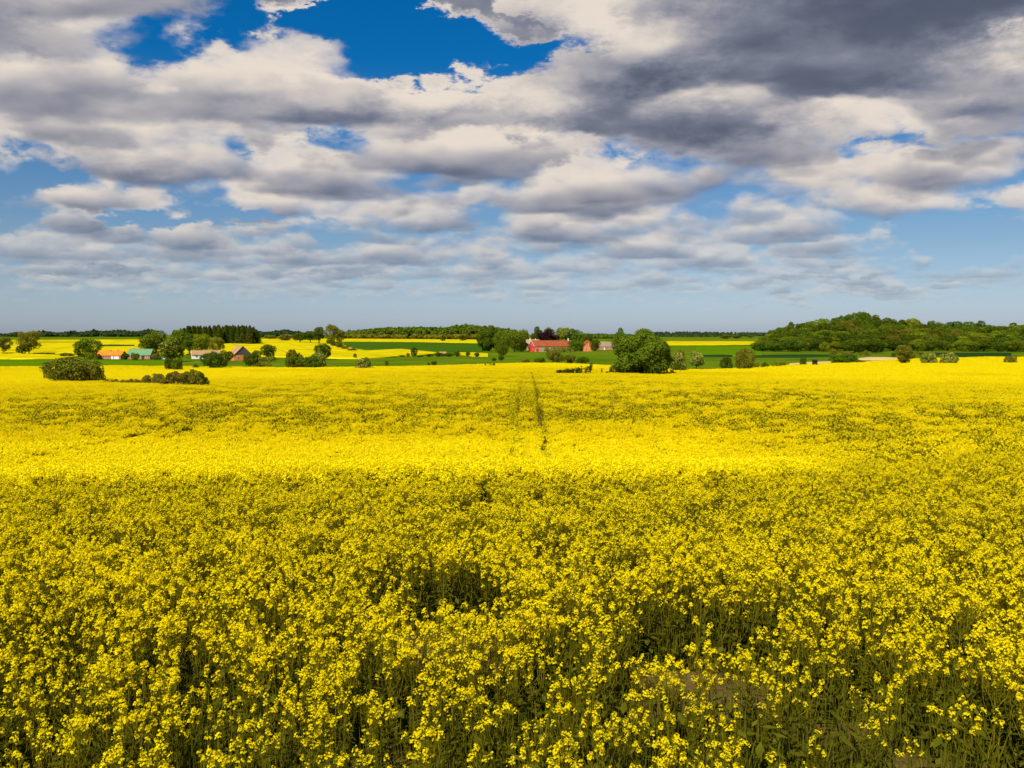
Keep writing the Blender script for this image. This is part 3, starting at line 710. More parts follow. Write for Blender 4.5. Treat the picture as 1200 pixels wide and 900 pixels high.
# --- left part of the valley
P(BT,'airy','olive',5,395,414.5,17,'thin olive tree cut by the left edge of the picture','tree')
P(BT,'airy','yellow',34,388,415,25,'olive yellow spring tree with a dark foot, alone on the yellow field at far left','tree')
P('bush','clump','dark',27,404,415,13,'dark clump at the foot of the olive yellow tree at far left','bush')  # separate dark clump at the lower left of the tree
P('bush','bush','olive',78,413.5,418.5,15,'small low bush left of the round dark tree','bush')
P(BT,'round','mid',103,397.3,420,30,'round dark green tree just left of the orange roofed house','tree')
P('bush','clump','light',105,413,421.5,10,'small yellow green bush in front of the round tree by the orange roofed house','bush')
P('bush','round','olive',83,419.5,446,56,'big rounded olive bush standing in the yellow field at left','bush',rz=1.0)
P('bush','bushb','olive',108,428,446,26,'lower right shoulder bush joined to the big olive bush in the field','bush')
P('bush','bushb','olive',59,428,445,20,'lower left shoulder bush beside the big olive bush in the field','bush')
for i,(x,yt,w) in enumerate(((125,442.6,11),(134,442,10),(143,442.6,11),(152,441.6,10),(160,441.8,9),(168,441.5,10))):
    P('scrub','clump','brown',x,yt+2.2,447.6+.3*i,w,'low brown scrub clump in the row between the two olive bushes','scrub','scrub row in the yellow field')
P('bush','bushb','brown',181,438.3,450,28,'brownish low bush at left end of the long thicket in the yellow field','bush')
P('bush','bush','brown',205,435.5,451,34,'middle bush of the brownish thicket in the yellow field','bush')
P('bush','bush','olive',227,433.6,451.3,31,'tallest right hand bush of the brownish thicket in the yellow field','bush')
P('bush','clump','brown',114,414,421,7,'brown bush at left end of the orange roofed house','bush')
P('bush','clump','dark',147,413.5,421.5,7,'dark bush between the orange and the green roofed house','bush')
P('bush','clump','mid',158,413.3,423,10,'green shrub in front of the green roofed barn wall','bush')
P('bush','clump','olive',183,414,422,9,'small bush at the right end of the green roofed barn','bush')
P(BT,'broad','mid',182,387.5,418.5,37,'big dense green tree behind the green roofed barn','tree',Y=530)
P('chestnut_tree','chestnut','mid',200.5,396,424,27,'chestnut tree with pale flower candles right of the green roofed barn','tree')
P('bush','clump','dark',198,419,433,12,'dark bush under the chestnut tree, left of a pair','bush')
P('bush','clump','dark',208,420,433.5,12,'dark bush under the chestnut tree, right of a pair','bush')
P(BT,'tall','light',212,387,417,18,'tall bright green tree behind the chestnut tree','tree',Y=570)
P(BT,'tall','mid',223,391,417,16,'darker green tree between two bright green trees','tree',Y=560)
P(BT,'broadb','light',238,391.5,415,24,'bright mid green tree behind the long tan roof','tree',Y=560)
P(BT,'airy','yellow',254,395,416,17,'yellowish thin tree right of the bright green trees','tree',Y=550)
P('hedge','scrub','light',214,415.5,420.5,20,'low light hedge left of the white gabled farmhouse','hedge',Y=500)
P('bush','bush','dark',250,412.5,431.5,31,'large dark bush in front of the long tan roofed farmhouse','bush')
P('bush','clump','mid',265,410.5,424.5,16,'green bush between the large dark bush and the grey gabled barn','bush')
P('bush','clump','dark',229,426.6,431.6,6,'tiny dark bush at the field edge left of the large dark bush','bush')
P('bush','bush','dark',294,414.5,430.5,19,'dark bush in front of the grey gabled barn','bush')
P(BT,'round','mid',301,410.5,421.5,11,'small tree right of the grey gabled barn','tree')
P(BT,'round','dark',314.5,403.8,421,16,'compact dark tree standing alone against the yellow slope','tree')
P('hawthorn_bush','hawthorn','blossom',307,418,424,12,'low bush with whitish blossom left of the compact dark tree foot','bush')
P('hawthorn_bush','hawthorn','blossom',318,417.5,424,12,'low bush with whitish blossom under the compact dark tree','bush')
P('bush','scrub','olive',308,424,430.6,22,'low scrub strip at the field edge beside the dark barn bush','bush')
P('bush','bushb','olive',344,410,430.6,20,'brownish tall bush at the back of the big green thicket','bush')
P('bush','bush','mid',347,417,431,25,'left half of the big green thicket at the field edge','bush')
P('bush','bush','mid',365,417,431,25,'right half of the big green thicket at the field edge','bush')
P(BT,'round','dark',378.5,403,421.5,19,'very dark rounded tree behind the blossoming bush','tree')
P('hawthorn_bush','hawthorn','blossom',374,411,430.8,17,'blossoming bush in front of the very dark rounded tree','bush')
# skyline trees left of the middle
P(BT,'broadb','dark',352,389.5,399,16,'dark skyline tree at left of the row behind the yellow slope','tree',Y=900)
P(BT,'broadb','dark',364,388,399,14,'dark skyline tree second in the row behind the yellow slope','tree',Y=900)
P(BT,'tall','dark',374,383.3,400,13,'tallest dark tree of the skyline row, beside the yellow green tree','tree',Y=880)
P(BT,'airy','yellow',389,380.4,402,18,'yellow green round tree on the skyline left of the dark green field','tree',Y=830)
P(BT,'airy','olive',398,386,402,11,'small olive tree leaning against the yellow green skyline tree','tree',Y=830)
for i,(x,yt,yb,w) in enumerate(((386,398,403.5,8),(392,399.5,406,8),(398,401.5,408,8),(404,405,409.5,9),(413,408,411.5,10))):
    P('hedge_bush','clump',('dark','dark','dark','olive','brown')[i],x,yt,yb,w,('dark hedge bush just under the yellow green skyline tree','second hedge bush down the slope from the skyline tree','dark round hedge bush halfway down the hedge line','olive hedge bush on the edge of dark green field','brownish low end of the hedge line by the yellow field')[i],'bush')
P('bush','bush','olive',317,392.5,398.5,15,'grey green thicket on the skyline right of the spruce wood','bush',Y=1050)
P('bush','bush','brown',336,391.5,398.8,20,'brownish thicket on the skyline between the spruce wood and dark trees','bush',Y=1000)
P('bush','clump','dark',335,396,399.6,9,'small dark bush at the rim of the yellow slope','bush')
P('bush','clump','olive',416,414,420.3,4,'lone slim bush at the lower rim of the yellow slope','bush')
P('hawthorn_bush','hawthorn','blossom',426,419,431.3,19,'pale flowering bush at the field edge left of the middle','bush')
P('bush','clump','mid',453,421.8,428.5,4,'tiny tree in the meadow right of the pale flowering bush','bush')
P(BT,'round','dark',485.5,407,418.5,8,'small dark tree with bare stem on the meadow rim','tree')
P('bush','clump','brown',478,413.5,418.2,4,'slim brown bush left of the small dark meadow tree','bush')
for x,yt,w,lb in ((471,416,8,'left end'),(492,416.2,9,'second'),(503,414.6,9,'third'),(514,413,11,'middle'),(526,413.4,12,'fifth'),(536,410.8,6,'tall sixth'),(548.5,411.5,5,'slim seventh'),(559,413,6,'right end')):
    P('hedge_bush','clump','dark',x,yt,418.0,w,lb+' bush of the dark hedge row across the meadow','bush','hedge row across the meadow')
P('bush','clump','dark',509,423,428.2,7,'dark round bush alone in the meadow','bush')
P('bush','clump','dark',502.5,425,428.2,4,'tiny dark bush left of the round meadow bush','bush')
P('bush','scrub','olive',575,424.4,428.8,13,'low dark scrub at the meadow edge below the big dark trees','bush')
P('bush','clump','dark',579,419,423.5,5,'small bush in the meadow under the big dark trees','bush')
P('bush','clump','dark',587,417,422.5,7,'rounded small bush right of the one under the big dark trees','bush')
# the farm in the middle
P(BT,'oak','dark',573,382.3,411.5,30,'big dark broad tree left of the red farm','tree')
P(BT,'round','mid',588,388,418.5,18,'olive green tree standing in front of the big dark tree','tree')
P(BT,'round','mid',603,386.5,412,25,'broad green tree between the big dark tree and red gable','tree',Y=690)
P('bush','clump','dark',611,400,412,14,'dark lower tree right beside the red gable','bush')
P(BT,'airy','light',613,386,400,13,'light thin tree behind the pale farmhouse roof','tree',Y=860)
P(BT,'broad','dark',628,383,400,16,'dark tree behind the pale farmhouse chimney','tree',Y=850)
P('copper_beech','broad','copper',644,385.8,401,28,'dark purple copper beech behind the red barn roof','tree',Y=800)
P(BT,'broad','light',641,384,400,14,'light green tree top behind the copper beech','tree',Y=880)
P(BT,'broadb','light',659,384,401,19,'bright green tree right of the copper beech','tree',Y=820)
P(BT,'broadb','mid',673,385.3,402,19,'mid green tree behind the right end of the red barn','tree',Y=820)
P(BT,'broad','dark',689,391.5,403,14,'darker tree behind the orange gable','tree',Y=860)
P(BT,'round','dark',697,398,410,12,'dark tree right beside the orange gable','tree',Y=700)
P('bush','clump','dark',629,404,412.2,7,'left of two dark bushes against the long barn wall','bush')
P('bush','clump','dark',637.5,403.8,411.8,8,'right of two dark bushes against the long barn wall','bush')
P('bush','round','mid',674.5,398.2,411.8,17,'rounded green tree covering the right end of the barn','tree')
for x,w,lb in ((646,20,'left'),(658,18,'middle'),(668,15,'right')):
    P('hedge','scrub','light',x,406.3,413.6,w,lb+' piece of yellowish garden hedge below the barn wall','hedge')
P('bush','bush','olive',650,410,425.8,21,'large olive bush in the meadow below the red barn','bush',Y=330)
P('bush','bushb','olive',667,416,425.8,15,'lower bush right of the large olive bush below the barn','bush',Y=330)
P('bush','clump','dark',683,418,425.6,14,'dark low bush at right end of the row below the barn','bush',Y=330)
P('bush','clump','dark',633,419.3,426,12,'dark low bush left of the large olive bush below the barn','bush',Y=330)
P('bush','clump','olive',616.5,420.3,426.6,10,'low bush at left end of the row below the barn','bush',Y=330)
P(BT,'round','dark',713.5,399,409.5,9,'dark small tree in front of the grey roofed cottage','tree')
# the big oak and its bank
P(BT,'broad','mid',724.5,384.5,410,17,'tree top rising behind the left side of the great round oak','tree',Y=420)
P('oak_tree','oak','mid',751,387,437.5,69,'great round oak at the far edge of the rapeseed, largest tree in view','tree',rz=.4)
P('bush','clump','mid',757.5,420,437.6,22,'green shrub in front of the foot of the great oak','bush',Y=188)
P('bush','clump','dark',725,426,438,20,'dark lower left part of the great oak, added as its own clump','bush',Y=188)  # dark foot of the oak, added as a separate dark clump
for x,w,lb in ((742,14,'left end'),(773,13,'second'),(785,12,'third'),(806,11,'fourth'),(826,10,'right end')):
    P('scrub','scrub','brown',x,432.6,437 if x<800 else 433.6,w,lb+' clump of the brown scrub along the bank under the great oak','scrub')
P('chestnut_tree','hawthorn','blossom',796,410,434,18,'small flowering tree right of the great oak','tree')
P('bush','clump','dark',796,422,434.2,11,'dark bush at the foot of the small flowering tree','bush')
P('chestnut_tree','hawthorn','blossom',816,412,432,17,'second small flowering tree further right of the great oak','tree')
P('bush','clump','dark',851,417,432.3,13,'dark leafy bush left of the yellowish round tree','bush')
P(BT,'round','olive',873,408,432.3,23,'yellowish round tree at the far edge of the rapeseed','tree')
P('bush','clump','olive',886,425,431,9,'low bush right of the yellowish round tree','bush')
P('bush','clump','dark',896.5,424.3,430.5,8,'small dark bush in the gap right of the yellowish round tree','bush')
P('bush','scrub','light',911,423.5,429.5,12,'low pale bush at the field edge left of the dark bush','bush')
P('bush','clump','dark',941.5,418.3,428,8,'dark upright bush left of the wooden hunting stand','bush')
P('bush','clump','brown',917,423.6,429,8,'brown bush at the field edge left of the sandy strip','bush')
# right, in front of the wood
P('bush','bush','mid',988,414.6,426.8,32,'wide green bush right of the wooden hunting stand','bush')
P('bush','clump','olive',976,408,417.5,7,'upright bush behind the wide green bush','bush')
P('bush','clump','olive',1008,421.6,426.3,12,'low olive bush at left end of the sandy patch','bush')
P('bush','clump','light',907,405,411.8,9,'pale small bush at the left end of the wood','bush')
P('bush','bush','dark',927,397.5,412,25,'dark wide bush at the foot of the wood, toward its left end','bush')
P('bush','clump','light',966,400.8,412.6,11,'light green bush at the foot of wood','bush')
P(BT,'round','dark',1001,398,413.8,27,'dark broad bush at the foot of the wood, left of a pair','bush')
P(BT,'round','dark',1022,397.5,414,28,'dark broad bush at the foot of the wood, right of a pair','bush')
P('bush','clump','dark',1047,413,418.3,5,'small dark post like bush behind the sandy patch','bush')
P('bush','tall','olive',1060,404.5,426,21,'pointed olive bush right of the sandy patch','bush')
P('hawthorn_bush','hawthorn','blossom',1090,412,425.7,18,'whitish flowering hawthorn, left of a pair before the wood','bush')
P('hawthorn_bush','hawthorn','blossom',1112,413,426,19,'whitish flowering hawthorn, right of a pair before the wood','bush')
P('hedge','scrub','blossom',1075,412.5,417,18,'low pale hedge between the pointed bush and wood','hedge')
P(BT,'broad','light',1075,397.5,413.5,19,'light green tree before the dark wood front','tree')
P('bush','clump','olive',1185,416,425.5,14,'low olive bush at far right behind the field crest','bush')
P('hedge','scrub','brown',1000,411.5,416.5,40,'low brown hedge along the foot of the wood','hedge')
# --- spruce wood
for i in range(44):
    t=i/43; px=206+t*95+rnd.uniform(-1.2,1.2); row=i%3
    top=np.interp(px,[203,214,226,240,255,270,285,297,303],[386.5,383.6,380.5,381,380,380.3,380.2,381.5,386])+rnd.uniform(-.6,1.6)+row*.4
    P('spruce_tree',rnd.choice(['spruce','spruceb']),'spruce',px,top,399,rnd.uniform(10.5,14),
      'dark spruce in the dense wood on the skyline above the farm','tree','spruce wood on the left skyline',Y=820+row*22+rnd.uniform(-5,5))
# --- wood on the hill at right: every tree its own
SKX=[888,893,900,915,930,945,960,975,985,995,1005,1015,1025,1040,1060,1080,1100,1120,1140,1155,1170,1180,1200,1240]
SKY_=[396,389,387.4,382.3,378.5,375.6,374.8,373.5,368.6,366.6,368,367.6,371,374,375,377,377.4,377,377.6,378.4,383,379,379.5,380]
LBL={'mid':'mid green broadleaf tree in the mixed wood on the right hill','dark':'dark green broadleaf tree in the mixed wood on the right hill','light':'fresh light green tree in the mixed wood on the right hill','olive':'olive brown tree in the mixed wood on the right hill'}
for rw in range(7):
    t=rw/6; x=890+rw*2.0+rnd.uniform(0,5)
    while x<1236:
        skyl=float(np.interp(x,SKX,SKY_)); front=float(np.interp(x,[888,930,1060,1240],[400,399,398,400]))
        top=skyl*t+front*(1-t)+rnd.uniform(-2.2,2.0)
        w=rnd.uniform(13,27)*(1.06-.18*t); Yt=618+150*t+rnd.uniform(-6,6)
        lo=rnd.random(); c='mid' if lo<.45 else ('light' if lo<.62 else ('dark' if lo<.92 else 'olive'))
        if 1040<x<1180 and t<.6 and rnd.random()<.22: c='olive'
        X_=at(x,Yt); zb=gz(X_,Yt); zt=CAMZ-(top-HOR)/FP*Yt
        if zt-zb<5: top=HOR-(zb+rnd.uniform(6,8)-CAMZ)/Yt*FP
        P(BT,rnd.choice(['round','broad','round'] if rw==0 else ['broad','broadb','tall','tallb']),c,x,top,0,w,LBL[c],'tree','trees of the wood on the right hill',Y=Yt)
        x+=w*rnd.uniform(.55,.8)
# --- far woods that read as one mass
def far_wood(name,label,span,Y0,depth,topf,color,cw,conifer=0.0,n=60,rows=3,seed=1):
    r=np.random.default_rng(seed); VV=[];FF=[];o=0
    for k in range(n*rows):
        px=r.uniform(*span); Yq=Y0+depth*(k%rows)/max(rows-1,1)+r.uniform(-20,20); X=at(px,Yq); zb=gz(X,Yq)
        zt=CAMZ-(float(topf(px))+r.uniform(0,1.3)+(1.5 if k%rows==0 else 0)-HOR)/FP*Yq; h=max(zt-zb,4); w=cw/FP*Yq*r.uniform(.7,1.3)
        if r.uniform()<conifer:
            m=130; t=r.uniform(0,1,m); a=r.uniform(0,6.28,m); rr=w*.32*(1-t)+.2; C=np.stack([np.cos(a)*rr,np.sin(a)*rr,h*t],1); N=np.stack([np.cos(a),np.sin(a),np.full(m,.5)],1); s=w*.22
        else:
            m=240; d=unit(r.normal(size=(m,3))+[0,0,.25]); C=d*np.array([w*.5,w*.5,h*.5])*r.uniform(.72,1.04,(m,1))*(1+.16*np.sin(d[:,:1]*7+k)*np.sin(d[:,2:]*6+k*2)); C[:,2]+=h*.5; N=d; s=w*.16
        V,F=cards(C+np.array([X,Yq,zb]),N+r.normal(0,.5,N.shape),s*r.uniform(.6,1.4,m),1.0,r)
        VV.append(V); FF.append(F+o); o+=len(V)
    ob=link(name,mesh(name,np.concatenate(VV),np.concatenate(FF),[ML[color]])); tag(ob,label,'woodland',kind='stuff')
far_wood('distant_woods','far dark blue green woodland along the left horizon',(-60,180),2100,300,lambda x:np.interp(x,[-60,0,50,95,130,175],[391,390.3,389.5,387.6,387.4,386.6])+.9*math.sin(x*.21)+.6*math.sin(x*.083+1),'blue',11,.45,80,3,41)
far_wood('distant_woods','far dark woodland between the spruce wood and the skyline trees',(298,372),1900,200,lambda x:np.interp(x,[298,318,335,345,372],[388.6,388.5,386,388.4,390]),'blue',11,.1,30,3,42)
far_wood('distant_woods','broad green woodland on the low ridge left of the red farm',(398,600),1330,260,lambda x:np.interp(x,[398,412,440,480,520,540,560,600],[389.5,388,384.5,383.2,384,380.6,381.6,386]),'mid',15,.05,62,4,43)
far_wood('distant_woods','lower olive fringe of woodland at the back of the yellow strip',(405,575),1290,30,lambda x:390+0*x,'olive',12,0,34,1,44)
far_wood('distant_woods','green woodland behind the farm between the orange gable and the oak',(680,740),1500,150,lambda x:np.interp(x,[680,700,740],[391,391.3,392]),'mid',13,.05,22,3,45)
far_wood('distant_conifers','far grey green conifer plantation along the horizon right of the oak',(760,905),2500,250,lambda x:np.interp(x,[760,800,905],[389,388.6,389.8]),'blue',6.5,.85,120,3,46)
far_wood('distant_woods','thin far woodland line along the right horizon',(1150,1260),1500,80,lambda x:382+0*x,'mid',13,0,14,2,47)
for x,yt,yb,w,lb in ((850,391.5,398.6,12,'left one of the far bushes before the conifer plantation'),(863,391.8,398.5,12,'middle one of the far bushes before the conifer plantation'),(879,393,399.5,9,'right one of the far bushes before the conifer plantation')):
    P('bush','clump','mid',x,yt,yb,w,lb,'bush',Y=1500)
P('bush','clump','dark',542,392.5,399.5,10,'dark bush on the thin yellow strip before the ridge woodland','bush')
P('bush','clump','dark',519,395.8,399.8,5,'tiny bush on the thin yellow strip before the ridge woodland','bush')
# leafy weeds poking out of the crop left of the oak
def weeds(px0,px1,Y,n,hmax,label,seed):
    r=np.random.default_rng(seed); x0,x1=at(px0,Y),at(px1,Y); xc=(x0+x1)/2; b=MB(); C=[];N=[]
    zb=float(canopy(xc,Y))-1.1
    for i in range(n):
        x=r.uniform(x0,x1)-xc; f=.25+.75*((x+xc-x0)/(x1-x0))**1.5; top=1.15+hmax*f*r.uniform(.5,1); lean=r.uniform(.1,.8)
        b.tube([(x,0,0),(x+lean*.3,0,top*.6),(x+lean,r.normal(0,.2),top)],[.05,.04,.015],4)
        for k in range(22):
            t=r.uniform(.55,1.02); C.append((x+lean*t+r.normal(0,.2),r.normal(0,.2),top*t)); N.append(r.normal(size=3))
    t=thing('weed_clump',(xc,Y,zb),label,'weeds')
    b.obj('stems',M_BARK,t); V,F=cards(C,N,r.uniform(.12,.26,len(C)),1.5,r); link('leaves',mesh('leaves',V,F,[ML['dark']]),t)
weeds(650,692,182,60,2.3,'dark leafy weeds rising above the rapeseed left of the great oak',61)
weeds(754,762,172,4,.25,'small dark weed tuft above the rapeseed below the great oak',62)
weeds(706,713,184,3,.5,'slanting dark weed stalk between the leafy weeds and the oak','63' and 63)
# ------------------------------------------------------------------ buildings
def flatm(name,a,b,sc_=1.0,**k): return mat(name,[a,b],sc_,5,k.pop('rough',.85),**k)
M_ORANGE=flatm('orange_tiles',(.62,.16,.02),(.80,.24,.03),.6)
M_REDT=flatm('red_tiles',(.25,.06,.022),(.34,.095,.04),.5)
M_PALET=flatm('pale_tiles',(.33,.19,.12),(.43,.27,.18),.5)
M_TANT=flatm('tan_tiles',(.30,.18,.075),(.42,.26,.12),.5)
M_GREYT=flatm('grey_thatch',(.20,.155,.09),(.29,.225,.135),.5)
M_GREENT=flatm('green_metal',(.115,.235,.115),(.165,.30,.155),.5,rough=.5,stretch=(6,1,1))
M_BRICK=flatm('red_brick',(.34,.12,.06),(.46,.20,.12),.8)
M_OBRICK=flatm('orange_brick',(.56,.17,.05),(.70,.26,.09),.8)
M_REDP=flatm('red_paint',(.55,.045,.025),(.66,.07,.04),.8)
M_PINK=flatm('pinkish_plaster',(.42,.27,.16),(.52,.35,.22),.8)
M_WHITE=flatm('white_paint',(.70,.68,.66),(.80,.78,.76),1)
M_LILAC=flatm('pale_door_paint',(.62,.58,.66),(.72,.68,.74),1)
M_PLANK=flatm('grey_planks',(.075,.060,.055),(.12,.10,.09),1.5,stretch=(4,4,.4))
M_DARK=flatm('dark_opening',(.02,.018,.016),(.035,.03,.028),1)
M_GLASS=flatm('window_glass',(.03,.035,.04),(.05,.055,.06),1,rough=.12,spec=.6)
M_WOOD=flatm('weathered_wood',(.05,.032,.020),(.085,.055,.035),2)
M_RUBBER=flatm('rubber',(.015,.015,.016),(.02,.02,.02),3)
def building(name,px,Y,L,Dp,eave,ridge,rz,wall,roof,label,cat='house',gable=None,lower=None,over=.35,chim=(),win=(),gwin=(),gside=-1,door=None,chm=None,verge=None,sink=.3):
    """long axis = local x, front = -y. win: (x along front, z, w, h); gwin: windows on the gable at gside; door: (x,w,h,material)"""
    X=at(px,Y); z=gz(X,Y); t=thing(name,(X,Y,z),label,cat,None,rz)
    b=MB().prism([(-Dp/2,-sink),(Dp/2,-sink),(Dp/2,eave),(0,ridge),(-Dp/2,eave)],'x',-L/2,L/2); b.obj('wall',wall,t)
    if gable:      # boarded or painted gable, a skin on the end wall
        g0=lower if lower else -sink
        pr=[(-Dp/2-.01,g0),(Dp/2+.01,g0),(Dp/2+.01,eave),(0,ridge),(-Dp/2-.01,eave)]
        e=gside*(L/2); MB().prism(pr,'x',min(e,e+gside*.06),max(e,e+gside*.06)).obj('gable',gable,t)
    sl=(ridge-eave)/(Dp/2); th=.22; ob=MB()
    for s in (-1,1):
        y0=s*(Dp/2+over); z0=eave-sl*over+.02; p=[(y0,z0),(y0,z0+th),(0,ridge+th+.02),(0,ridge+.02)]
        ob.prism(p,'x',-L/2-over,L/2+over)
    ro=ob.obj('roof',roof,t)
    MB().tube([(-L/2-over,0,ridge+th),(L/2+over,0,ridge+th)],[.16,.16],6).obj('ridge_tiles',roof,ro)
    if verge:
        for e in (-1,1):
            vb=MB()
            for s in (-1,1):
                y0=s*(Dp/2+over); z0=eave-sl*over; vb.prism([(y0,z0-.05),(y0,z0+th+.06),(0,ridge+th+.08),(0,ridge-.05)],'x',e*(L/2+over)+min(0,e*.12),e*(L/2+over)+max(0,e*.12))
            vb.obj('verge_board',verge,ro)
    for cx_,ch in chim:
        c=MB().box((cx_-.4,-.4,ridge-.6),(cx_+.4,.4,ridge+ch)).box((cx_-.48,-.48,ridge+ch),(cx_+.48,.48,ridge+ch+.15)).box((cx_-.15,-.15,ridge+ch+.15),(cx_+.15,.15,ridge+ch+.5)); c.obj('chimney',chm or M_BRICK,ro)
    for wx,wz,ww,wh in win:
        y=-Dp/2; f=MB()
        f.box((wx-ww/2-.1,y-.06,wz-.1),(wx+ww/2+.1,y-.003,wz)).box((wx-ww/2-.1,y-.06,wz+wh),(wx+ww/2+.1,y-.003,wz+wh+.1)).box((wx-ww/2-.1,y-.06,wz),(wx-ww/2,y-.003,wz+wh)).box((wx+ww/2,y-.06,wz),(wx+ww/2+.1,y-.003,wz+wh)).box((wx-.04,y-.055,wz),(wx+.04,y-.003,wz+wh))
        fo=f.obj('window',M_WHITE,t); MB().box((wx-ww/2,y-.03,wz),(wx+ww/2,y-.004,wz+wh)).obj('pane',M_GLASS,fo)
    for wy,wz,ww,wh in gwin:
        e=gside*(L/2+.06); a,c=(e-.06,e-.002) if gside<0 else (e+.002,e+.06); f=MB()
        f.box((a,wy-ww/2-.1,wz-.1),(c,wy+ww/2+.1,wz)).box((a,wy-ww/2-.1,wz+wh),(c,wy+ww/2+.1,wz+wh+.1)).box((a,wy-ww/2-.1,wz),(c,wy-ww/2,wz+wh)).box((a,wy+ww/2,wz),(c,wy+ww/2+.1,wz+wh))
        fo=f.obj('window',M_WHITE,t); m=(a+c)/2; MB().box((min(m,c) if gside>0 else m,wy-ww/2,wz),(m+.02,wy+ww/2,wz+wh)).obj('pane',M_GLASS,fo)
    if door:
        for dx_,dw,dh,dm in door:
            d=MB().box((dx_-dw/2,-Dp/2-.07,0),(dx_+dw/2,-Dp/2-.003,dh)).obj('door',dm,t)
            MB().box((dx_+dw/2-.25,-Dp/2-.13,dh*.45),(dx_+dw/2-.12,-Dp/2-.07,dh*.52)).obj('handle',M_RUBBER,d)
    return t
# px/ metres per pixel = Y/FP
building('brick_house',131.3,490,13.6,7.5,2.1,4.2,-.05,M_BRICK,M_ORANGE,'low brick house with a bright orange tiled roof at far left','house',
   chim=((-.6,.35),(3.6,.35)),win=((-5.2,.7,.9,1.0),(-2.9,.7,.9,1.0),(-1.2,.7,.9,1.0)),door=((2.0,1.1,1.9,M_WHITE),(4.4,2.9,1.75,M_LILAC)),chm=M_BRICK)
building('brick_barn',165.8,490,12.2,8.0,2.3,5.3,.04,M_BRICK,M_GREENT,'brick barn with a green metal roof beside the orange roofed house','barn',
   win=((-4.0,.8,.9,.8),(.6,.8,.9,.8),(4.2,.8,.9,.8)),door=((2.3,1.3,1.9,M_WOOD),))
building('farmhouse',241,500,14.5,6.5,2.3,4.5,.42,M_WHITE,M_TANT,'long farmhouse with tan roof and whitish left gable behind the large dark bush','house',
   gable=M_WHITE,gwin=((-1.4,.8,.9,1.1),(1.2,.8,.9,1.1)),win=((-5,.9,1,1.1),(-1,.9,1,1.1)),chim=((-4.5,.7),),verge=M_WHITE)
building('barn',281,470,9.5,9.5,3.0,7.4,-.92,M_OBRICK,M_TANT,'barn with grey boarded gable over orange brick and a sunlit tan roof','barn',
   gable=M_PLANK,lower=3.0,gside=1,gwin=((-2.6,1.0,.8,1.0),),win=((1,.9,.9,1),))
building('long_barn',645.5,700,34,10.5,4.3,8.6,.45,M_PINK,M_REDT,'long barn with red tiled roof and a bright red gable end','barn',
   gable=M_REDP,verge=M_WHITE,chim=((15.6,1.4),),chm=M_WHITE,win=tuple((x,1.5,1.0,1.0) for x in (-12,-8,-4,0,4,8,12)),gwin=((-2,1.4,.9,1.1),(0,5.2,.8,.9)),door=((-14.5,2.4,2.8,M_REDP),(10.2,2.2,2.6,M_WOOD)))
building('farmhouse',624,775,11,8,5.6,8.9,.1,M_PINK,M_PALET,'farmhouse whose pale pink roof and chimney show behind the long red barn','house',chim=((-2.2,1.0),(2.6,.6)),chm=M_WHITE,win=((-4,3.2,1,1.2),(0,3.2,1,1.2),(4,3.2,1,1.2)),door=((2,1.1,2.1,M_WOOD),))
building('brick_house',688.5,705,11,9.0,4.0,8.4,-1.42,M_OBRICK,M_REDT,'orange brick house turned gable first, right of the long barn','house',gable=M_OBRICK,gside=1,gwin=((-1.7,4.4,.9,1.0),(1.7,4.4,.9,1.0),(-2.4,1.2,1,1.2),(2.4,1.2,1,1.2)))
building('cottage',711,760,14,7,3.0,6.8,.06,M_BRICK,M_GREYT,'small red walled cottage with a greyish tan roof left of the oak','house',win=((-5,1.1,.9,1.0),(2,1.1,.9,1.0)),door=((-2.6,1.0,2.0,M_WHITE),))
# parked white car by the chestnut
def car(px,Y,rz,label):
    X=at(px,Y); t=thing('parked_car',(X,Y,gz(X,Y)),label,'car',None,rz)
    MB().prism([(-2.05,.35),(-1.95,.78),(-1.2,.9),(-.55,1.42),(.9,1.45),(1.6,.98),(2.05,.9),(2.1,.35)],'y',-.85,.85).obj('body',M_WHITE,t)
    MB().prism([(-1.05,.93),(-.52,1.36),(.84,1.38),(1.4,.98)],'y',-.87,.87).obj('window_glass',M_GLASS,t)
    for x in (-1.3,1.3):
        for y in (-.72,.72):
            w=MB().tube([(x,y-.12,.32),(x,y+.12,.32)],[.32,.32],12); w.obj('wheel',M_RUBBER,t)
    for y in (-.6,.6): MB().box((-2.09,y-.16,.62),(-1.98,y+.16,.76)).obj('headlight',M_GLASS,t)
car(190,474,.15,'white car parked at the foot of the chestnut tree')
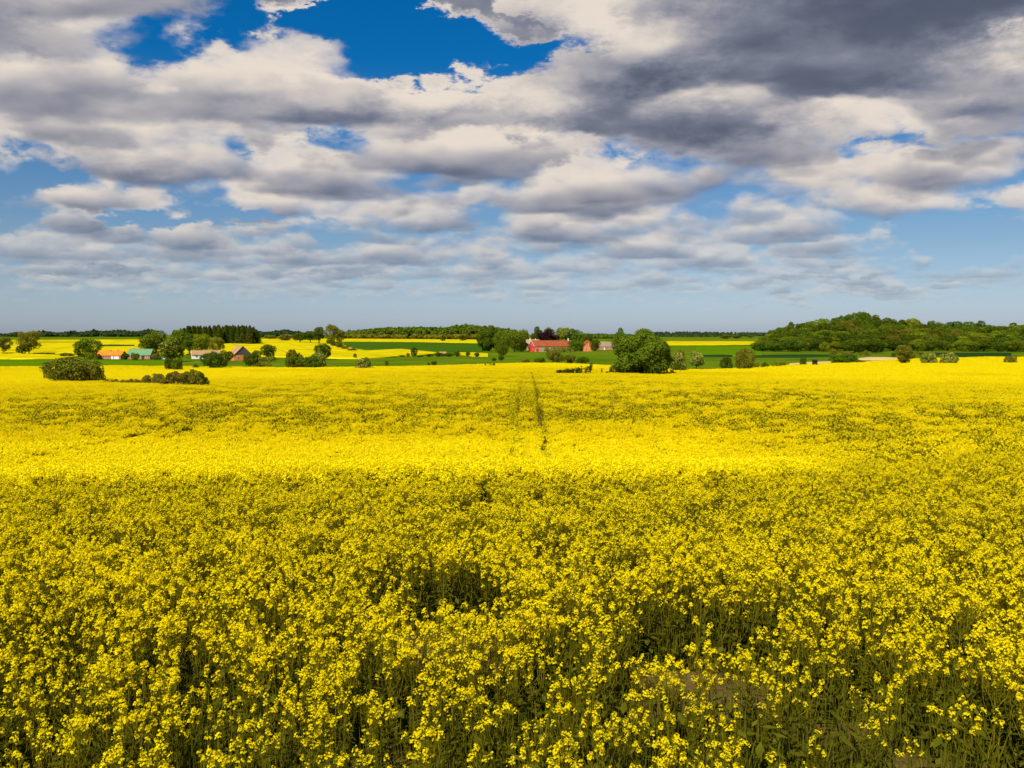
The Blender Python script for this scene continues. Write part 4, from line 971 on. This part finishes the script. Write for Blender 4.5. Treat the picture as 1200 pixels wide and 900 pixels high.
# hunting stand at the field edge
Yh=238; Xh=at(955,Yh); zt=CAMZ-(421-HOR)/FP*Yh; zb=gz(Xh,Yh); hh=zt-zb
t=thing('hunting_stand',(Xh,Yh,zb),'dark wooden hunting stand on posts at the far field edge','hunting stand')
hb=hh-1.55
for x in (-.42,.42):
    for y in (-.42,.42): MB().tube([(x*1.15,y*1.15,-.2),(x,y,hb)],[.05,.05],5).obj('leg',M_WOOD,t)
b=MB(); b.box((-.55,-.55,hb),(.55,.55,hb+.08)); b.box((-.55,-.55,hb+.08),(.55,-.5,hb+.7)); b.box((-.55,.5,hb+.08),(.55,.55,hb+1.3)); b.box((-.55,-.5,hb+.08),(-.5,.5,hb+1.3)); b.box((.5,-.5,hb+.08),(.55,.5,hb+1.3)); b.box((-.55,-.55,hb+1.05),(.55,-.5,hb+1.3)); b.obj('cabin',M_WOOD,t)
MB().prism([(-.7,hb+1.3),(.7,hb+1.45),(.7,hb+1.55),(-.7,hb+1.4)],'x',-.7,.7).obj('roof',M_WOOD,t)
# marker post left of the oak
Yp=186; Xp=at(705.3,Yp); zc=float(canopy(Xp,Yp))-1.1
t=thing('marker_post',(Xp,Yp,zc),'short dark wooden post standing in the rapeseed left of the oak','post')
MB().tube([(0,0,-.2),(0,0,1.9)],[.13,.12],7).obj('shaft',M_WOOD,t); MB().box((-.16,-.16,1.9),(.16,.16,1.98)).obj('cap',M_WOOD,t)
# small tan field shed by the hedge row
building('field_shed',519,560,3.6,2.6,1.6,2.5,.1,M_WOOD,M_TANT,'tiny tan field shed beside the dark hedge row','shed',win=(),door=((.2,.9,1.4,M_WOOD),))
# ------------------------------------------------------------------ light and camera
make_world()
sun=bpy.data.lights.new('sun','SUN'); sun.energy=SUN_E; sun.angle=R(.53); sun.color=(1.0,.93,.80)
so=bpy.data.objects.new('sun',sun); COL.objects.link(so)
Ld=Vector((math.sin(R(SUN_AZ))*math.cos(R(SUN_EL)),math.cos(R(SUN_AZ))*math.cos(R(SUN_EL)),math.sin(R(SUN_EL))))
so.rotation_euler=Ld.to_track_quat('Z','Y').to_euler(); so.location=(0,0,60)
cam=bpy.data.cameras.new('camera'); co=bpy.data.objects.new('camera',cam); COL.objects.link(co)
cam.sensor_width=36; cam.lens=36*FP/1200; cam.clip_start=.1; cam.clip_end=60000
co.location=(0,0,CAMZ); co.rotation_euler=(R(90)-PITCH,0,0); sc.camera=co
sc.view_settings.view_transform='Standard'; sc.view_settings.look='None'; sc.view_settings.gamma=1; sc.view_settings.use_curve_mapping=False
sc.view_settings.exposure=EXPO
sc.cycles.max_bounces=6; sc.cycles.diffuse_bounces=3; sc.cycles.transmission_bounces=4; sc.cycles.glossy_bounces=2; sc.cycles.transparent_max_bounces=4
